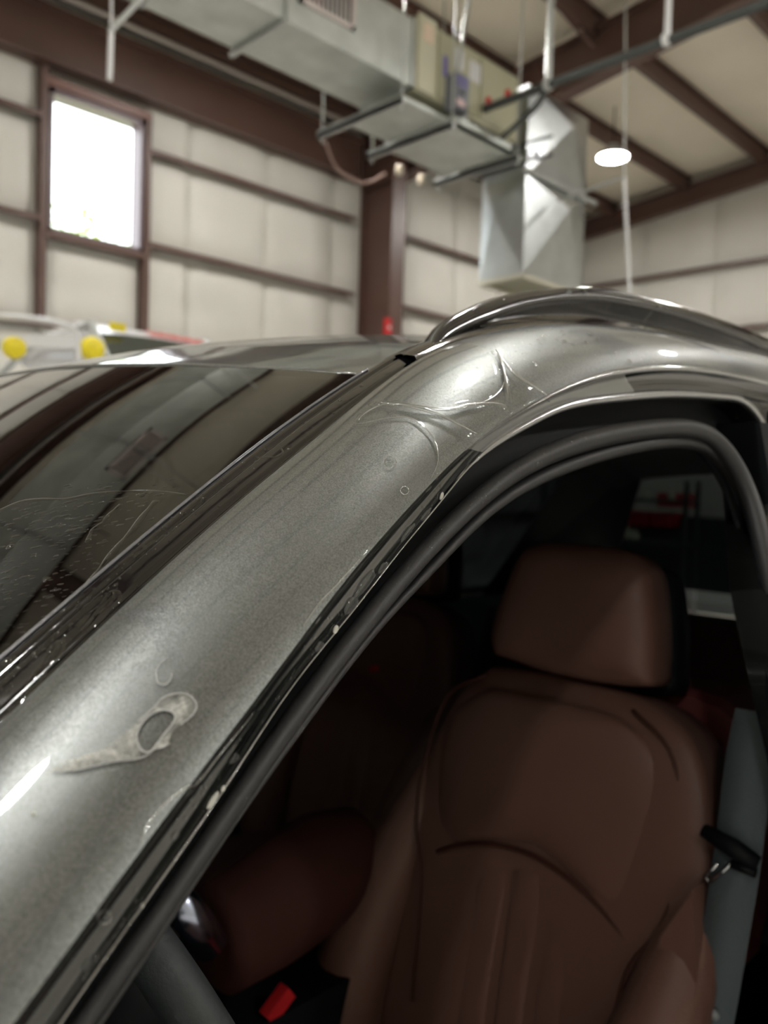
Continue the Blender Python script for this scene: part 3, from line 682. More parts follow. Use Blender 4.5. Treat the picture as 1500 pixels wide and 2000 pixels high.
# roof rails
ru = [(826, 683), (850, 640), (887, 615), (951, 588), (1020, 575), (1100, 567), (1164, 568), (1233, 582), (1340, 608), (1447, 646), (1500, 667)]
rl = [(838, 691), (858, 677), (892, 658), (940, 638), (999, 615), (1073, 600), (1153, 597), (1233, 608), (1340, 634), (1447, 672), (1505, 693)]
U3 = [side(u, v, -.080) for u, v in ru]; L3 = [side(u, v, -.080) for u, v in rl]
U3 += [np.array((.485, 1.9, 1.775)), np.array((.495, 2.5, 1.73)), np.array((.51, 2.75, 1.68))]; L3 += [np.array((.487, 1.9, 1.755)), np.array((.497, 2.5, 1.708)), np.array((.512, 2.76, 1.672))]
Uc, Lc = smooth_curve(crk(U3, 14), 10), smooth_curve(crk(L3, 14), 10)
V = []; NR = 20
for i in range(len(Uc)):
    c = (Uc[i]+Lc[i])/2; h = np.linalg.norm(Uc[i]-Lc[i])/2; up = (Uc[i]-Lc[i])/(2*h)
    ax = np.cross(up, (Uc[min(i+1, len(Uc)-1)]-Uc[max(i-1, 0)])); ax /= np.linalg.norm(ax)
    if ax[0] < 0: ax = -ax
    for j in range(NR):
        t = 2*math.pi*j/NR; cx, sx = math.cos(t), math.sin(t)
        g = 1-.16*math.exp(-((t-.15)/.16)**2)-.16*math.exp(-((t-.15-2*math.pi)/.16)**2)
        V.append(c+up*h*math.copysign(abs(sx)**.8, sx)+ax*.013*math.copysign(abs(cx)**.7, cx)*g)
F = grid_faces(len(Uc), NR, 0, True)+[tuple(range(NR))[::-1], tuple((len(Uc)-1)*NR+j for j in range(NR))]
link_mesh('roof_rail', V, F, RAILM, suv, True); link_mesh('roof_rail', mirror(V), flip(F), RAILM, suv, True)
rail_bvh = BVHTree.FromPolygons([Vector(p) for p in V], F)
# black foot strip under the rail
G = []
for y in np.linspace(.462, 2.7, 160):
    a = C1f(y); G.append([a+(.001, 0, -.004), a+(-.004, 0, .003), a+(-.02, 0, .006), a+(-.035, 0, .004), a+(-.045, 0, -.004)])
V, F = grid(G); link_mesh('rail_gasket', V, flip(F), BLACK, suv, True); link_mesh('rail_gasket', mirror(V), F, BLACK, suv, True)
for sg in (1, -1):
    G = []
    for y in np.linspace(max(.5, Lc[0, 1]+.03), 2.7, 150):
        a = C1f(y); zt = np.interp(y, Lc[:, 1], Lc[:, 2]); xt = np.interp(y, Lc[:, 1], Lc[:, 0]); zt = max(zt+.004, a[2]+.004)
        G.append([(sg*(a[0]-.014), y, a[2]+.002), (sg*(a[0]-.020), y, a[2]+.006), (sg*(xt+.004), y, zt), (sg*(xt-.006), y, zt), (sg*(xt-.02), y, a[2]-.004)])
    V, F = grid(G); link_mesh('rail_base', V, flip(F) if sg > 0 else F, BLACK, suv, True)
for yk in (1.7, 2.6):
    for sg in (1, -1):
        a = C1f(yk); zt = np.interp(yk, Lc[:, 1], Lc[:, 2])+.006; m = MB()
        m.box((sg*(a[0]-.035)-.011, yk-.10, a[2]-.01), (sg*(a[0]-.035)+.011, yk+.10, zt if yk > 1 else zt-.004)); m.build('rail_foot', BLACK, suv)
# lower body, hood, tail, glass: enough of the vehicle to stand on the floor
def bsec(y, hwid, zb, zt, r=.12, n=5):
    pts = []
    for sx, sz, a0 in ((-1, -1, 180), (1, -1, 270), (1, 1, 0), (-1, 1, 90)):
        for a in np.linspace(0, 90, n):
            t = math.radians(a0+a); pts.append((sx*(hwid-r)+r*math.cos(t), y, (zb if sz < 0 else zt)-sz*r+r*math.sin(t)))
    return pts
hood = [bsec(-1.55, .78, .32, .70), bsec(-1.48, .90, .28, .90), bsec(-1.2, .97, .28, 1.0), bsec(-.8, .98, .28, 1.045), bsec(-.50, .97, .28, 1.06)]
hull('front_body', hood, PAINT, suv)
tail = [bsec(2.2, .98, .28, 1.10), bsec(2.6, .98, .28, 1.10), bsec(3.0, .95, .30, 1.10), bsec(3.18, .86, .35, 1.05), bsec(3.22, .8, .4, .95)]
hull('rear_body', tail, PAINT, suv)
MB().box((-.93, -.5, .26), (.93, 2.2, .34)).build('floor_pan', INTBLK, suv)
for sg in (1, -1):
    G = [[(sg*(.985-.012*((z-.75)/.3)**2), y, z) for z in np.linspace(.34, 1.12, 9)] for y in (np.linspace(.95, 3.0, 16) if sg > 0 else np.linspace(-.5, 3.0, 26))]
    V, F = grid(G); link_mesh('rear_door' if sg > 0 else 'door_skin', V, F if sg < 0 else flip(F), PAINT, suv, True)
    G = [[p*(1-t)+np.array((sg*.962, y, 1.10))*t for t in np.linspace(0, 1, 5)] for y, p in ((y, np.array((sg*(C2f(y)[0]-.012), y, C2f(y)[2]-.02))) for y in (np.linspace(1.06, 2.75, 30) if sg > 0 else np.linspace(-.3, 2.75, 50)))]
    V, F = grid(G); link_mesh('side_window', V, F, DEEPG, suv, True)
    MB().box((sg*.99-.02 if sg > 0 else -.99, -.5, .26), (sg*.99 if sg > 0 else -.97, 2.3, .42)).build('sill', BLACK, suv)
G = [[(s*(.56+.25*t), 2.95+.2*t, 1.62-.5*t+.05*(1-s*s)*(1-t)) for s in np.linspace(-1, 1, 12)] for t in np.linspace(0, 1, 8)]
V, F = grid(G); link_mesh('rear_window', V, flip(F), PRIVACY, suv, True)
for sg in (1, -1):
    A = np.array((sg*.955, 2.72, 1.11)); B = np.array((sg*(C2f(2.72)[0]-.012), 2.72, C2f(2.72)[2]-.02)); Cq = np.array((sg*.56, 2.95, 1.63)); D = np.array((sg*.81, 3.15, 1.11)); E_ = np.array((sg*(C1f(2.9)[0]-.02), 2.5, C1f(2.5)[2]))
    link_mesh('rear_pillar', [A, B, Cq, D, E_, np.array((sg*.93, 2.45, 1.09)), np.array((sg*(C2f(2.45)[0]-.04), 2.45, C2f(2.45)[2]-.03)), Cq+(sg*-.03, -.01, 0), D+(sg*-.03, -.01, 0)], [(0, 1, 2, 3), (1, 4, 2), (5, 6, 7, 8)], INTBLK, suv)
    G = [[p*(1-t)+q*t for t in np.linspace(0, 1, 3)] for p, q in ((np.array((sg*(C2f(y)[0]-.004), y, C2f(y)[2]-.022)), np.array((sg*(C1f(y)[0]-.05), y, C1f(y)[2]-.035))) for y in np.linspace(1.0, 2.9, 20))]
    V, F = grid(G); link_mesh('inner_side_rail', V, F, INTBLK, suv, True)
for y in (-.85, 2.35):
    for sg in (1, -1):
        wl_ = MB().lathe((sg*.86, y, .38), [(.22, -.13), (.33, -.13), (.375, -.10), (.38, 0), (.375, .10), (.33, .13), (.22, .13)], 32, 'x').build('wheel', TYRE, suv, True)
        rm = MB(); rm.lathe((sg*.90, y, .38), [(.0, -.02), (.24, -.02), (.25, .06), (.23, .07), (.22, 0), (0, .03)], 28, 'x'); rm.build('rim', CHROME, wl_, True)

# ------------------------------------------------------------------ seats
def cushion(name, c, ex, ey, ez, outline, h, m_, parent, back=None, p=2.5, rings=10, nO=72, curve=0., lean=None):
    """puffed cushion: outline in (ex, ez) plane about c, pushed out along ey by h; back = depth behind"""
    O = cr(list(outline)+[outline[0]], nO+1)[:-1] if len(outline) < nO else np.array(outline)
    O = np.array(O)[:, :2]; cen = O.mean(0); V = []; k = len(O)
    c, ex, ey, ez = map(lambda q: np.array(q, float), (c, ex, ey, ez))
    lv = []
    for i in range(rings+1):
        t = i/rings; s = math.cos(t*math.pi/2)**.55 if i < rings else .0; lv.append((max(s, .02 if i == rings else s), h*math.sin(t*math.pi/2)**.8))
    if back is None: back = h
    pre = [(.90, -back), (.985, -back*.8), (1.0, -back*.35)]
    for s, hh in pre+lv:
        for q in O:
            q2 = cen+(q-cen)*s; bow = curve*((q2[0]-cen[0])**2)
            V.append(c+ex*q2[0]+ez*q2[1]+ey*(hh+bow))
    n = len(pre)+len(lv); F = grid_faces(n, k, 0, True)+[tuple(range(k))[::-1], tuple((n-1)*k+j for j in range(k))]
    return link_mesh(name, V, F, m_, parent, True)
tilt = math.radians(18)
def seat(cx, cy, label=None, rich=True, prefix='driver_seat'):
    ex = np.array((1., 0, 0)); ey = np.array((0, -math.cos(tilt*.9), math.sin(tilt*.9)*.6)); ey /= np.linalg.norm(ey)
    ez = np.cross(ex, -ey); ez /= np.linalg.norm(ez)
    if ez[2] < 0: ez = -ez
    o = np.array((cx, cy, 1.235))                     # top edge of the backrest, front face
    f = (lambda x, z: (x, z))
    out = [(-.13, .0), (0, .008), (.13, .0), (.205, -.04), (.24, -.13), (.250, -.24), (.248, -.34), (.215, -.50), (.17, -.64), (0, -.68), (-.25, -.66), (-.27, -.52), (-.262, -.34), (-.236, -.24), (-.214, -.14), (-.178, -.045)]
    b = cushion(prefix, o, ex, ey, ez, out, .045, LEATHER, suv, back=.10, nO=96, curve=.5)
    # side bolsters
    for sg in (-1, 1):
        P = [o+ex*sg*(x-(.0 if sg < 0 else max(0., -z-.24)*.30))+ez*z+ey*d for x, z, d in ((.190, -.10, .0), (.222, -.22, .02), (.245, -.34, .050), (.262, -.47, .080), (.265, -.60, .085), (.24, -.72, .06))]
        C = cr(np.c_[np.array(P), [.022, .036, .050, .058, .062, .05]], 26)
        MB().tube(C[:, :3], C[:, 3], 16).build('bolster', LEATHER, b, True)
    # upper pad and lower fluted insert
    cushion('shoulder_pad', o+ey*.038+ez*-.0, ex, ey, ez, [(-.11, -.03), (0, -.025), (.11, -.03), (.172, -.08), (.185, -.17), (.15, -.265), (0, -.225), (-.15, -.265), (-.185, -.17), (-.172, -.08)], .022, LEATHER, b, back=.02)
    for k in range(5):
        xa = -.15+.06*k; cushion('flute', o+ey*.034, ex, ey, ez, [(xa+.002, -.275+.04*(1-((xa+.03)/.15)**2)), (xa+.058, -.275+.04*(1-((xa+.03)/.15)**2)), (xa+.056, -.45), (xa+.052, -.66), (xa+.008, -.66), (xa+.004, -.45)], .015, LEATHER, b, back=.012, nO=40)
    if rich:
        sm = MB(); sm.tube([o+ex*x+ez*(-.235-.048*(x/.15)**2)+ey*.052 for x in np.linspace(-.155, .155, 30)], .0035, 6); sm.build('seam', LEATHERD, b, True)
        for sg in (-1, 1):
            q = cr([(.12, -.012, .040), (.182, -.055, .046), (.208, -.15, .048), (.20, -.25, .058), (.165, -.33, .066), (.155, -.5, .06)], 40)
            sm = MB(); sm.tube([o+ex*sg*a+ez*z+ey*d for a, z, d in q], .0025, 6); sm.build('seam', LEATHERD, b, True)
    # headrest with its dark sides
    hz = o+ez*.010+ey*.018
    hr = cushion('headrest', hz, ex, ey, ez, [(-.112, .01), (0, .0), (.128, .01), (.141, .04), (.131, .11), (.112, .168), (.08, .186), (.01, .190), (-.06, .186), (-.092, .168), (-.112, .11), (-.125, .04)], .045, LEATHER, b, back=.05, curve=.4)
    cushion('headrest_shell', hz-ey*.055, ex, ey, ez, [(-.11, .0), (0, -.01), (.13, .0), (.138, .04), (.128, .11), (.10, .17), (0, .182), (-.08, .17), (-.108, .11), (-.118, .04)], .02, INTBLK, b, back=.05)
    for sg in (-1, 1): MB().tube([o+ex*sg*.06+ez*-.03-ey*.03, o+ex*sg*.06+ez*.06-ey*.03], .007, 8).build('headrest_post', mat('dark_steel', (.06, .06, .06), .3, metal=.5), b)
    # seat base
    V = []
    base = [bs for bs in (cy-.60, cy-.57, cy-.3, cy-.02)]
    secs = []
    for y, hw_, zb, zt in ((cy-.60, .22, .52, .62), (cy-.55, .25, .48, .68), (cy-.3, .26, .42, .66), (cy+.05, .25, .42, .62)):
        secs.append([(p[0]+cx, p[1], p[2]) for p in bsec(y, hw_, zb, zt, .05)])
    hull('seat_base', secs, LEATHER, b)
    return b
seat(.365, 1.02)
seat(-.38, 1.42, rich=False, prefix='passenger_seat')
# wide tan outer shoulder of the driver seat and rear bench
hull('rear_bench', [[(x, y, z) for x, y, z in ((sx*.62, 1.92+dy, zb), (sx*.62, 2.05+dy, zb), (sx*.62, 2.2+dy, zt), (sx*.62, 2.1+dy, zt))] for sx, dy, zb, zt in ((-1, 0, .6, 1.12), (-.5, -.03, .6, 1.18), (.5, -.03, .6, 1.18), (1, 0, .6, 1.12))], LEATHER, suv)
# B pillar trim and belt
q = [side(1480, 960, -.06), side(1505, 1150, -.06)]
hull('b_pillar_cover', [[(x0_, y0_, z), (x1_, y0_-.01, z), (x1_, y1_, z), (x0_, y1_, z)] for z, x0_, x1_, y0_, y1_ in ((1.60, .575, .63, .985, 1.09), (1.45, .60, .665, .975, 1.11), (1.30, .655, .72, .965, 1.14), (1.05, .73, .80, .96, 1.18), (.35, .80, .94, .95, 1.25))], INTBLK, suv, False)
V = [on(u, v, (0, 1, 0), 1.135) for u, v in ((1290, 1340), (1360, 1345), (1420, 1365), (1462, 1408), (1480, 1500), (1470, 1750), (1440, 1900), (1290, 1900))]
n_ = len(V); VV = [v+(np.mean(V, axis=0)-v)*.06+np.array((0, -.02, 0)) for v in V]+V+[v+np.array((0, .08, 0)) for v in V]
link_mesh('seat_shell', VV, [tuple(range(n_))[::-1], tuple(range(2*n_, 3*n_))]+[(k*n_+i, k*n_+(i+1) % n_, (k+1)*n_+(i+1) % n_, (k+1)*n_+i) for i in range(n_) for k in (0, 1)], mat('deep_red_leather', (.17, .045, .040), .55), suv)
def strip3(pts, wdir, wid, name, m_, parent, th=.0012):
    P = cr(pts, 40); wd = np.array(wdir, float); wd /= np.linalg.norm(wd); G = [[p-wd*wid/2, p-wd*wid/2+(.0, -th, 0), p+wd*wid/2+(.0, -th, 0), p+wd*wid/2] for p in P]
    V, F = grid(G); return link_mesh(name, V, F, m_, parent, True)
by_ = .93
bl = [on(u, v, (0, 1, 0), by_) for u, v in ((1484, 1390), (1462, 1500), (1438, 1690), (1412, 1850), (1385, 2010), (1350, 2250))]
bt = strip3(bl, (.9, .15, 0), .050, 'seat_belt', BELT, suv)
c = on(1435, 1665, (0, 1, 0), by_-.012)
g_ = MB().tube([c+(-.036, 0, .013), c+(.0, -.004, .006), c+(.026, 0, -.003)], [.008, .011, .008], 12).build('belt_guide', INTBLK, bt, True)
c = on(1418, 1698, (0, 1, 0), by_-.012)
m = MB(); 
tg = [on(u, v, (0, 1, 0), by_-.012) for u, v in ((1402, 1687), (1376, 1712), (1386, 1722), (1432, 1684), (1441, 1690), (1466, 1708), (1478, 1695))]
m.tube(tg[:2], .0022, 8); m.tube(tg[2:4], .0025, 8); m.tube(tg[1:3], .002, 8); m.build('belt_tongue', CHROME, bt, True)
MB().tube([on(1430, 1686, (0, 1, 0), by_-.011), on(1476, 1705, (0, 1, 0), by_-.011)], .006, 8).build('tongue_grip', INTBLK, bt, True)
p = on(1395, 1982, (0, 1, 0), by_-.006); MB().lathe(p, [(0, -.003), (.006, -.002), (.006, .002), (0, .003)], 12, 'y').build('belt_stop_button', mat('grey_button', (.3, .33, .35), .4), bt, True)
# seat side shield, bright tan, lower right
V = [on(u, v, (0, 1, 0), .90) for u, v in ((1352, 1740), (1362, 2010), (1340, 2300), (1220, 2300), (1245, 2010), (1290, 1830))]
n_ = len(V); VV = V+[v+np.array((0, .10, 0)) for v in V]
link_mesh('seat_side_shield', VV, [tuple(range(n_))[::-1], tuple(range(n_, 2*n_))]+[(i, (i+1) % n_, (i+1) % n_+n_, i+n_) for i in range(n_)], LEATHER, suv)
# centre armrest and console
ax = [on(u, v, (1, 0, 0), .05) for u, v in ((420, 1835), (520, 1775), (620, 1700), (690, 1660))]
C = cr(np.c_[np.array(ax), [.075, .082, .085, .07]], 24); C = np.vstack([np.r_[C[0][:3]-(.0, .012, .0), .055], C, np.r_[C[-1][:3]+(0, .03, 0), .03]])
am = MB().tube(C[:, :3], C[:, 3], 24).build('armrest', mat('shaded_leather', (.060, .022, .018), .8, spec=.15), suv, True)  # leather colour darkened to hold the shade on the armrest
a0, a1 = C[4][:3], C[5][:3]
MB().tube([a0, a0*.7+a1*.3], .0765, 28).build('seam', LEATHERD, am, True)
MB().box((-.12, .1, .45), (.14, 1.3, .78)).build('centre_console', INTBLK, suv)
MB().tube([on(u, v, (1, 0, 0), .10) for u, v in ((330, 1745), (372, 1790), (412, 1845))], .024, 12).build('console_trim', mat('silver_trim', (.5, .55, .7), .2, metal=1), suv, True)
# steering wheel
sw = np.array((.395, .315, 1.095)); ta = math.radians(24); R_ = .185
ring = [sw+np.array((R_*math.cos(t), -R_*math.sin(t)*math.sin(ta), R_*math.sin(t)*math.cos(ta))) for t in np.linspace(0, 2*math.pi, 65)]
m = MB().tube(ring, .018, 14, False); stw = m.build('steering_wheel', INTGRY, suv, True)
MB().lathe(sw, [(0, -.05), (.06, -.045), (.075, 0), (.06, .03), (0, .035)], 20, 'y').build('hub', INTBLK, stw, True)
for t in (0, math.pi, -math.pi/2):
    MB().bar(sw, sw+np.array((R_*math.cos(t), -R_*math.sin(t)*math.sin(ta), R_*math.sin(t)*math.cos(ta)))*.97+0*sw, .045, .014).build('spoke', INTGRY, stw)
MB().tube([sw+np.array((.13, -.02, -.03)), sw+np.array((.155, -.015, .055))], .003, 8).build('chrome_accent', CHROME, stw, True)
hull('dashboard', [[(x, y, z) for y, z in ((-.45, .7), (.10, .7), (.16, .90), (.12, 1.03), (-.05, 1.075), (-.42, 1.03))] for x in (-.72, -.3, .3, .72)], INTBLK, suv)
p = on(542, 1962, (1, 0, 0), .13)
bk = MB().bar(p+(0, -.018, -.012), p+(0, .018, .014), .018, .022).build('buckle_button', RED, suv)
p = on(731, 1306, (1, 0, 0), -.2); MB().bar(p+(0, -.008, 0), p+(0, .008, .001), .01, .008).build('small_red_light', RED, suv)

# ------------------------------------------------------------------ things beyond the car, seen through its rear glass
tc = thing('tool_cabinet', 'red and dark tool cabinet seen dimly through the rear glass', 'cabinet', (-3.2, 8.2, 0))
def bx(u0, v0, u1, v1, dpl, th, m_, name, par):
    a = on(u0, v0, (0, 1, 0), dpl); b = on(u1, v1, (0, 1, 0), dpl)
    return MB().box((min(a[0], b[0]), dpl, min(a[2], b[2])), (max(a[0], b[0]), dpl+th, max(a[2], b[2]))).build(name, m_, par)
REDB = mat('bright_red_cabinet', (.75, .03, .06), .3)
MB().box((-3.9, 8.3, 0), (-2.2, 8.8, 1.22)).build('cabinet_body', mat('dark_cabinet', (.04, .05, .05), .4), tc)
bx(1283, 962, 1330, 992, 8.1, .3, REDB, 'drawer', tc); bx(1222, 998, 1265, 1028, 8.1, .3, REDB, 'drawer', tc); bx(1275, 1000, 1310, 1030, 8.1, .3, REDB, 'drawer', tc)
sh = thing('shelf_rack', 'dark open shelf rack carrying pale bottles beside the red cabinet', 'rack', (-3.6, 7.9, 0))
rows = [[(1200, 968, .06), (1222, 966, .05), (1262, 963, .04), (1312, 962, .04)], [(1222, 1040, .07), (1240, 1044, .05)]]
SHM = mat('dark_shelf', (.06, .07, .07), .5)
for rw in rows:
    zb = np.mean([on(u, v, (0, 1, 0), 7.9)[2]-r for u, v, r in rw])
    MB().box((-4.3, 7.75, zb-.03), (-2.6, 8.05, zb)).build('shelf_board', SHM, sh)
    for u, v, r in rw:
        p = on(u, v, (0, 1, 0), 7.9); h = r*2
        bo = MB().lathe((p[0], 7.9, zb), [(0, 0), (r*.9, 0), (r, .01), (r, h*.6), (r*.4, h*.8), (r*.4, h), (0, h)], 12).build('bottle', mat('cream_plastic', (.8, .8, .62), .4) if 'cream_plastic' not in bpy.data.materials else bpy.data.materials['cream_plastic'])
        tag(bo, 'pale cream bottle on the shelf rack seen dimly through the rear glass', 'bottle', 'pale bottles on the shelf rack')
for x in (-4.28, -2.62):
    for y in (7.77, 8.03): MB().box((x-.02, y-.02, 0), (x+.02, y+.02, 1.6)).build('post', SHM, sh)

# ================================================================== FILM, WATER AND FOAM ON THE PILLAR
def cast(u, v, bvh):
    d = Vector(ray(u, v)).normalized(); h = bvh.ray_cast(Vector(CAM), d)
    if h[0] is None: return None
    n = h[1] if h[1].dot(d) < 0 else -h[1]
    return np.array(h[0]), np.array(n)
def cast_line(px, bvh, n=40):
    P = cr([(u, v) for u, v in px], n); out = [cast(u, v, bvh) for u, v in P]
    out = [o for o in out if o is not None]
    return np.array([o[0] for o in out]), np.array([o[1] for o in out])
creases = [([(966, 690), (1000, 735), (1040, 762), (1068, 780)], .0026, .0035), ([(970, 697), (980, 722), (985, 750), (990, 785)], .0018, .003),
           ([(740, 793), (800, 799), (870, 806), (915, 796), (960, 792), (985, 797)], .0022, .0035), ([(775, 796), (850, 815), (895, 836), (925, 852)], .0024, .0035),
           ([(697, 832), (720, 828), (760, 820), (800, 820), (830, 840), (850, 870), (853, 905), (838, 940)], .0009, .0015),
           ([(700, 826), (712, 812), (745, 795), (770, 795)], .0009, .0016),
           ([(975, 700), (984, 730), (978, 762), (950, 785), (905, 798)], .0010, .002),
           ([(270, 1655), (288, 1610), (330, 1563), (380, 1525), (420, 1475), (490, 1390)], .0010, .003),
           ([(590, 1225), (622, 1180), (655, 1145), (700, 1095)], .0006, .0015)]
cl3 = [(cast_line(c[0], body_bvh, 60)[0], c[1], c[2]) for c in creases]
FR = 420; idx = np.linspace(0, PER*14.6, FR); G = []
def jrow(f):
    a = int(f); t = f-a; return J2c[a]*(1-t)+J2c[a+1]*t, C3c[a]*(1-t)+C3c[a+1]*t
S1 = np.linspace(.035, 1, 46); 
for f in idx:
    A, B = jrow(f); a = int(f); y = A[1]; row = [panel_pt(y, s_) for s_ in S1]
    j0 = [jamb_pt(a, s_)*(1-(f-a))+jamb_pt(a+1, s_)*(f-a) for s_ in np.linspace(.08, 1.0, 14)]
    G.append(row+j0)
G = np.array(G); NRM = np.cross(np.gradient(G, axis=0), np.gradient(G, axis=1)); NRM /= np.linalg.norm(NRM, axis=2)[..., None]+1e-12
if NRM[FR//2, 20] @ np.array((.5, 0, 1)) < 0: NRM = -NRM
H = np.full(G.shape[:2], .0005)
for P, h, wd in cl3:
    D = np.min(np.linalg.norm(G[:, :, None, :]-P[None, None, ::2, :], axis=3), axis=2); H += h*np.exp(-(D/wd)**2)
G = G+NRM*H[..., None]
film = None
V, F = grid(G); film = link_mesh('protective_film', V, F, FILM, None, True)
tag(film, 'clear wet protective film stretched and creased over the windshield pillar of the grey suv', 'film')
def lift(u, v, bvh, h): 
    q = cast(u, v, bvh); return None if q is None else q[0]+q[1]*h
for (px_, h, wd) in creases:
    P, N = cast_line(px_, body_bvh, 50); k = len(P)
    if k < 4: continue
    rad = (.00042+.00065*(h > .0015))*np.sin(np.linspace(.15, math.pi-.15, k))+.00012
    MB().tube(P+N*(h*.95+.0006), rad, 6).build('crease_glint', WRINK, film, True)  # pale hazy tube added as the bright glint along each fold
# hazy loose flap over the jamb
G = []
for f in np.linspace(PER*12.7, PER*16.3, 60):
    a = int(f); q = f-a; G.append([jamb_pt(a, s_)*(1-q)+jamb_pt(a+1, s_)*q+np.array((.0022, 0, .0010)) for s_ in np.linspace(.0, .96, 12)])
V, F = grid(G); link_mesh('loose_flap', V, F, HAZEF, film, True)
P, N = cast_line([(1062, 778), (1078, 786), (1095, 790), (1110, 790)], body_bvh, 12)
MB().tube(smooth_curve(C3c[PER*3:PER*13], 4)+np.array((.0012, 0, .0008)), .0002, 6).build('film_edge', mat('pale_film_edge', (.42, .40, .36), .2), film, True)
# pockets of water trapped under the film on the jamb
def patch(name, cu, cv, a, b, ang, bvh, m_, par, h=.0010, wob=.18, n=26):
    t = math.radians(ang); V = []; ring = []
    c0 = cast(cu, cv, bvh)
    if c0 is None: return None
    V.append(c0[0]+c0[1]*h*1.3)
    ph = RNG.rand(3)*6
    for rr_ in (.6, .9, 1.0):
        for j in range(n):
            q = 2*math.pi*j/n; w_ = rr_*(1+wob*math.sin(3*q+ph[0])*.5+wob*math.sin(5*q+ph[1])*.4)
            x, y = a*w_*math.cos(q), b*w_*math.sin(q)
            k = cast(cu+x*math.cos(t)-y*math.sin(t), cv+x*math.sin(t)+y*math.cos(t), bvh)
            if k is None: return None
            V.append(k[0]+k[1]*(h if rr_ < .95 else h*.35))
    F = [(0, 1+j, 1+(j+1) % n) for j in range(n)]
    for k in range(2): F += [(1+k*n+j, 1+(k+1)*n+j, 1+(k+1)*n+(j+1) % n, 1+k*n+(j+1) % n) for j in range(n)]
    return link_mesh(name, V, F, m_, par, True)
POCK = clear_mat('trapped_water', (.55, .57, .56), 1.5, .10, 1.5, haze=.12)
for cu, cv, a, b in ((712, 1140, 34, 8), (684, 1182, 20, 9), (668, 1210, 14, 7), (640, 1240, 24, 8), (622, 1262, 12, 6), (598, 1290, 15, 9), (583, 1318, 26, 8), (556, 1352, 20, 6), (794, 1040, 22, 4), (830, 1005, 16, 4), (746, 1108, 14, 5), (250, 1795, 22, 8), (455, 1480, 12, 5)):
    patch('water_pocket', cu, cv, a, b, -54, body_bvh, POCK, film, h=.0012)
for cu, cv, r_ in ((762, 905, 11), (789, 960, 8), (200, 1790, 13)):
    P, N = cast_line([(cu+r_*math.cos(t), cv+r_*math.sin(t)) for t in np.linspace(0, 6.2, 10)], body_bvh, 24)
    MB().tube(P+N*.0009, .00028, 6).build('bubble_ring', WRINK, film, True)
# soap foam on the panel
def inside(x, y, poly):
    c = False; j = len(poly)-1
    for i in range(len(poly)):
        xi, yi = poly[i]; xj, yj = poly[j]
        if (yi > y) != (yj > y) and x < (xj-xi)*(y-yi)/(yj-yi)+xi: c = not c
        j = i
    return c
fo_px = [(92, 1512), (120, 1492), (165, 1478), (205, 1462), (235, 1437), (270, 1412), (300, 1385), (318, 1366), (345, 1357), (368, 1360), (383, 1378), (376, 1398), (352, 1418), (335, 1438), (330, 1455), (318, 1462), (300, 1466), (286, 1478), (262, 1486), (225, 1490), (180, 1500), (140, 1510)]
ho_px = [(270, 1458), (267, 1440), (276, 1418), (292, 1400), (312, 1391), (330, 1391), (341, 1400), (338, 1414), (322, 1434), (305, 1456), (292, 1471), (278, 1469)]
fo_c = [tuple(p) for p in cr(fo_px+[fo_px[0]], 90)]; ho_c = [tuple(p) for p in cr(ho_px+[ho_px[0]], 60)]
V = []; ids = {}; F = []
for iy, v in enumerate(np.arange(1350, 1520, 2.2)):
    for ix, u in enumerate(np.arange(85, 392, 2.2)):
        if inside(u, v, fo_c) and not inside(u, v, ho_c):
            q = cast(u, v, body_bvh)
            if q is None: continue
            ids[(ix, iy)] = len(V); V.append(q[0]+q[1]*(.0012+.0005*math.sin(u*.33+v*.21)*math.sin(v*.4)))
for (ix, iy), a in ids.items():
    q = [(ix, iy), (ix+1, iy), (ix+1, iy+1), (ix, iy+1)]
    if all(t in ids for t in q): F.append(tuple(ids[t] for t in q))
def foam_mat():
    m, n, l, b = new_mat('soap_foam'); out = n['Material Output']
    b.inputs['Base Color'].default_value = (.62, .62, .57, 1); b.inputs['Roughness'].default_value = .45
    tr_ = n.new('ShaderNodeBsdfTransparent'); mx = n.new('ShaderNodeMixShader'); tc_ = n.new('ShaderNodeTexCoord')
    t = n.new('ShaderNodeTexNoise'); t.inputs['Scale'].default_value = 110; t.inputs['Detail'].default_value = 6; l.new(tc_.outputs['Object'], t.inputs['Vector'])
    vo = n.new('ShaderNodeTexVoronoi'); vo.inputs['Scale'].default_value = 260; l.new(tc_.outputs['Object'], vo.inputs['Vector'])
    r1_ = n.new('ShaderNodeMapRange'); l.new(t.outputs[0], r1_.inputs[0]); r1_.inputs[1].default_value = .35; r1_.inputs[2].default_value = .65; r1_.inputs[3].default_value = .06; r1_.inputs[4].default_value = .80
    r2_ = n.new('ShaderNodeMapRange'); l.new(vo.outputs['Distance'], r2_.inputs[0]); r2_.inputs[2].default_value = .6; r2_.inputs[3].default_value = .65; r2_.inputs[4].default_value = 1.1
    mu = n.new('ShaderNodeMath'); mu.operation = 'MULTIPLY'; l.new(r1_.outputs[0], mu.inputs[0]); l.new(r2_.outputs[0], mu.inputs[1])
    l.new(mu.outputs[0], mx.inputs[0]); l.new(tr_.outputs[0], mx.inputs[1]); l.new(b.outputs[0], mx.inputs[2]); l.new(mx.outputs[0], out.inputs[0])
    return m
foam = link_mesh('soap_foam', V, F, foam_mat(), None, True)
tag(foam, 'whitish smear of soap foam with an oval hole low on the grey pillar', 'foam', kind='stuff')
RIMF = clear_mat('foam_rim', (.9, .9, .9), 1.33, .3, 1, haze=.62)
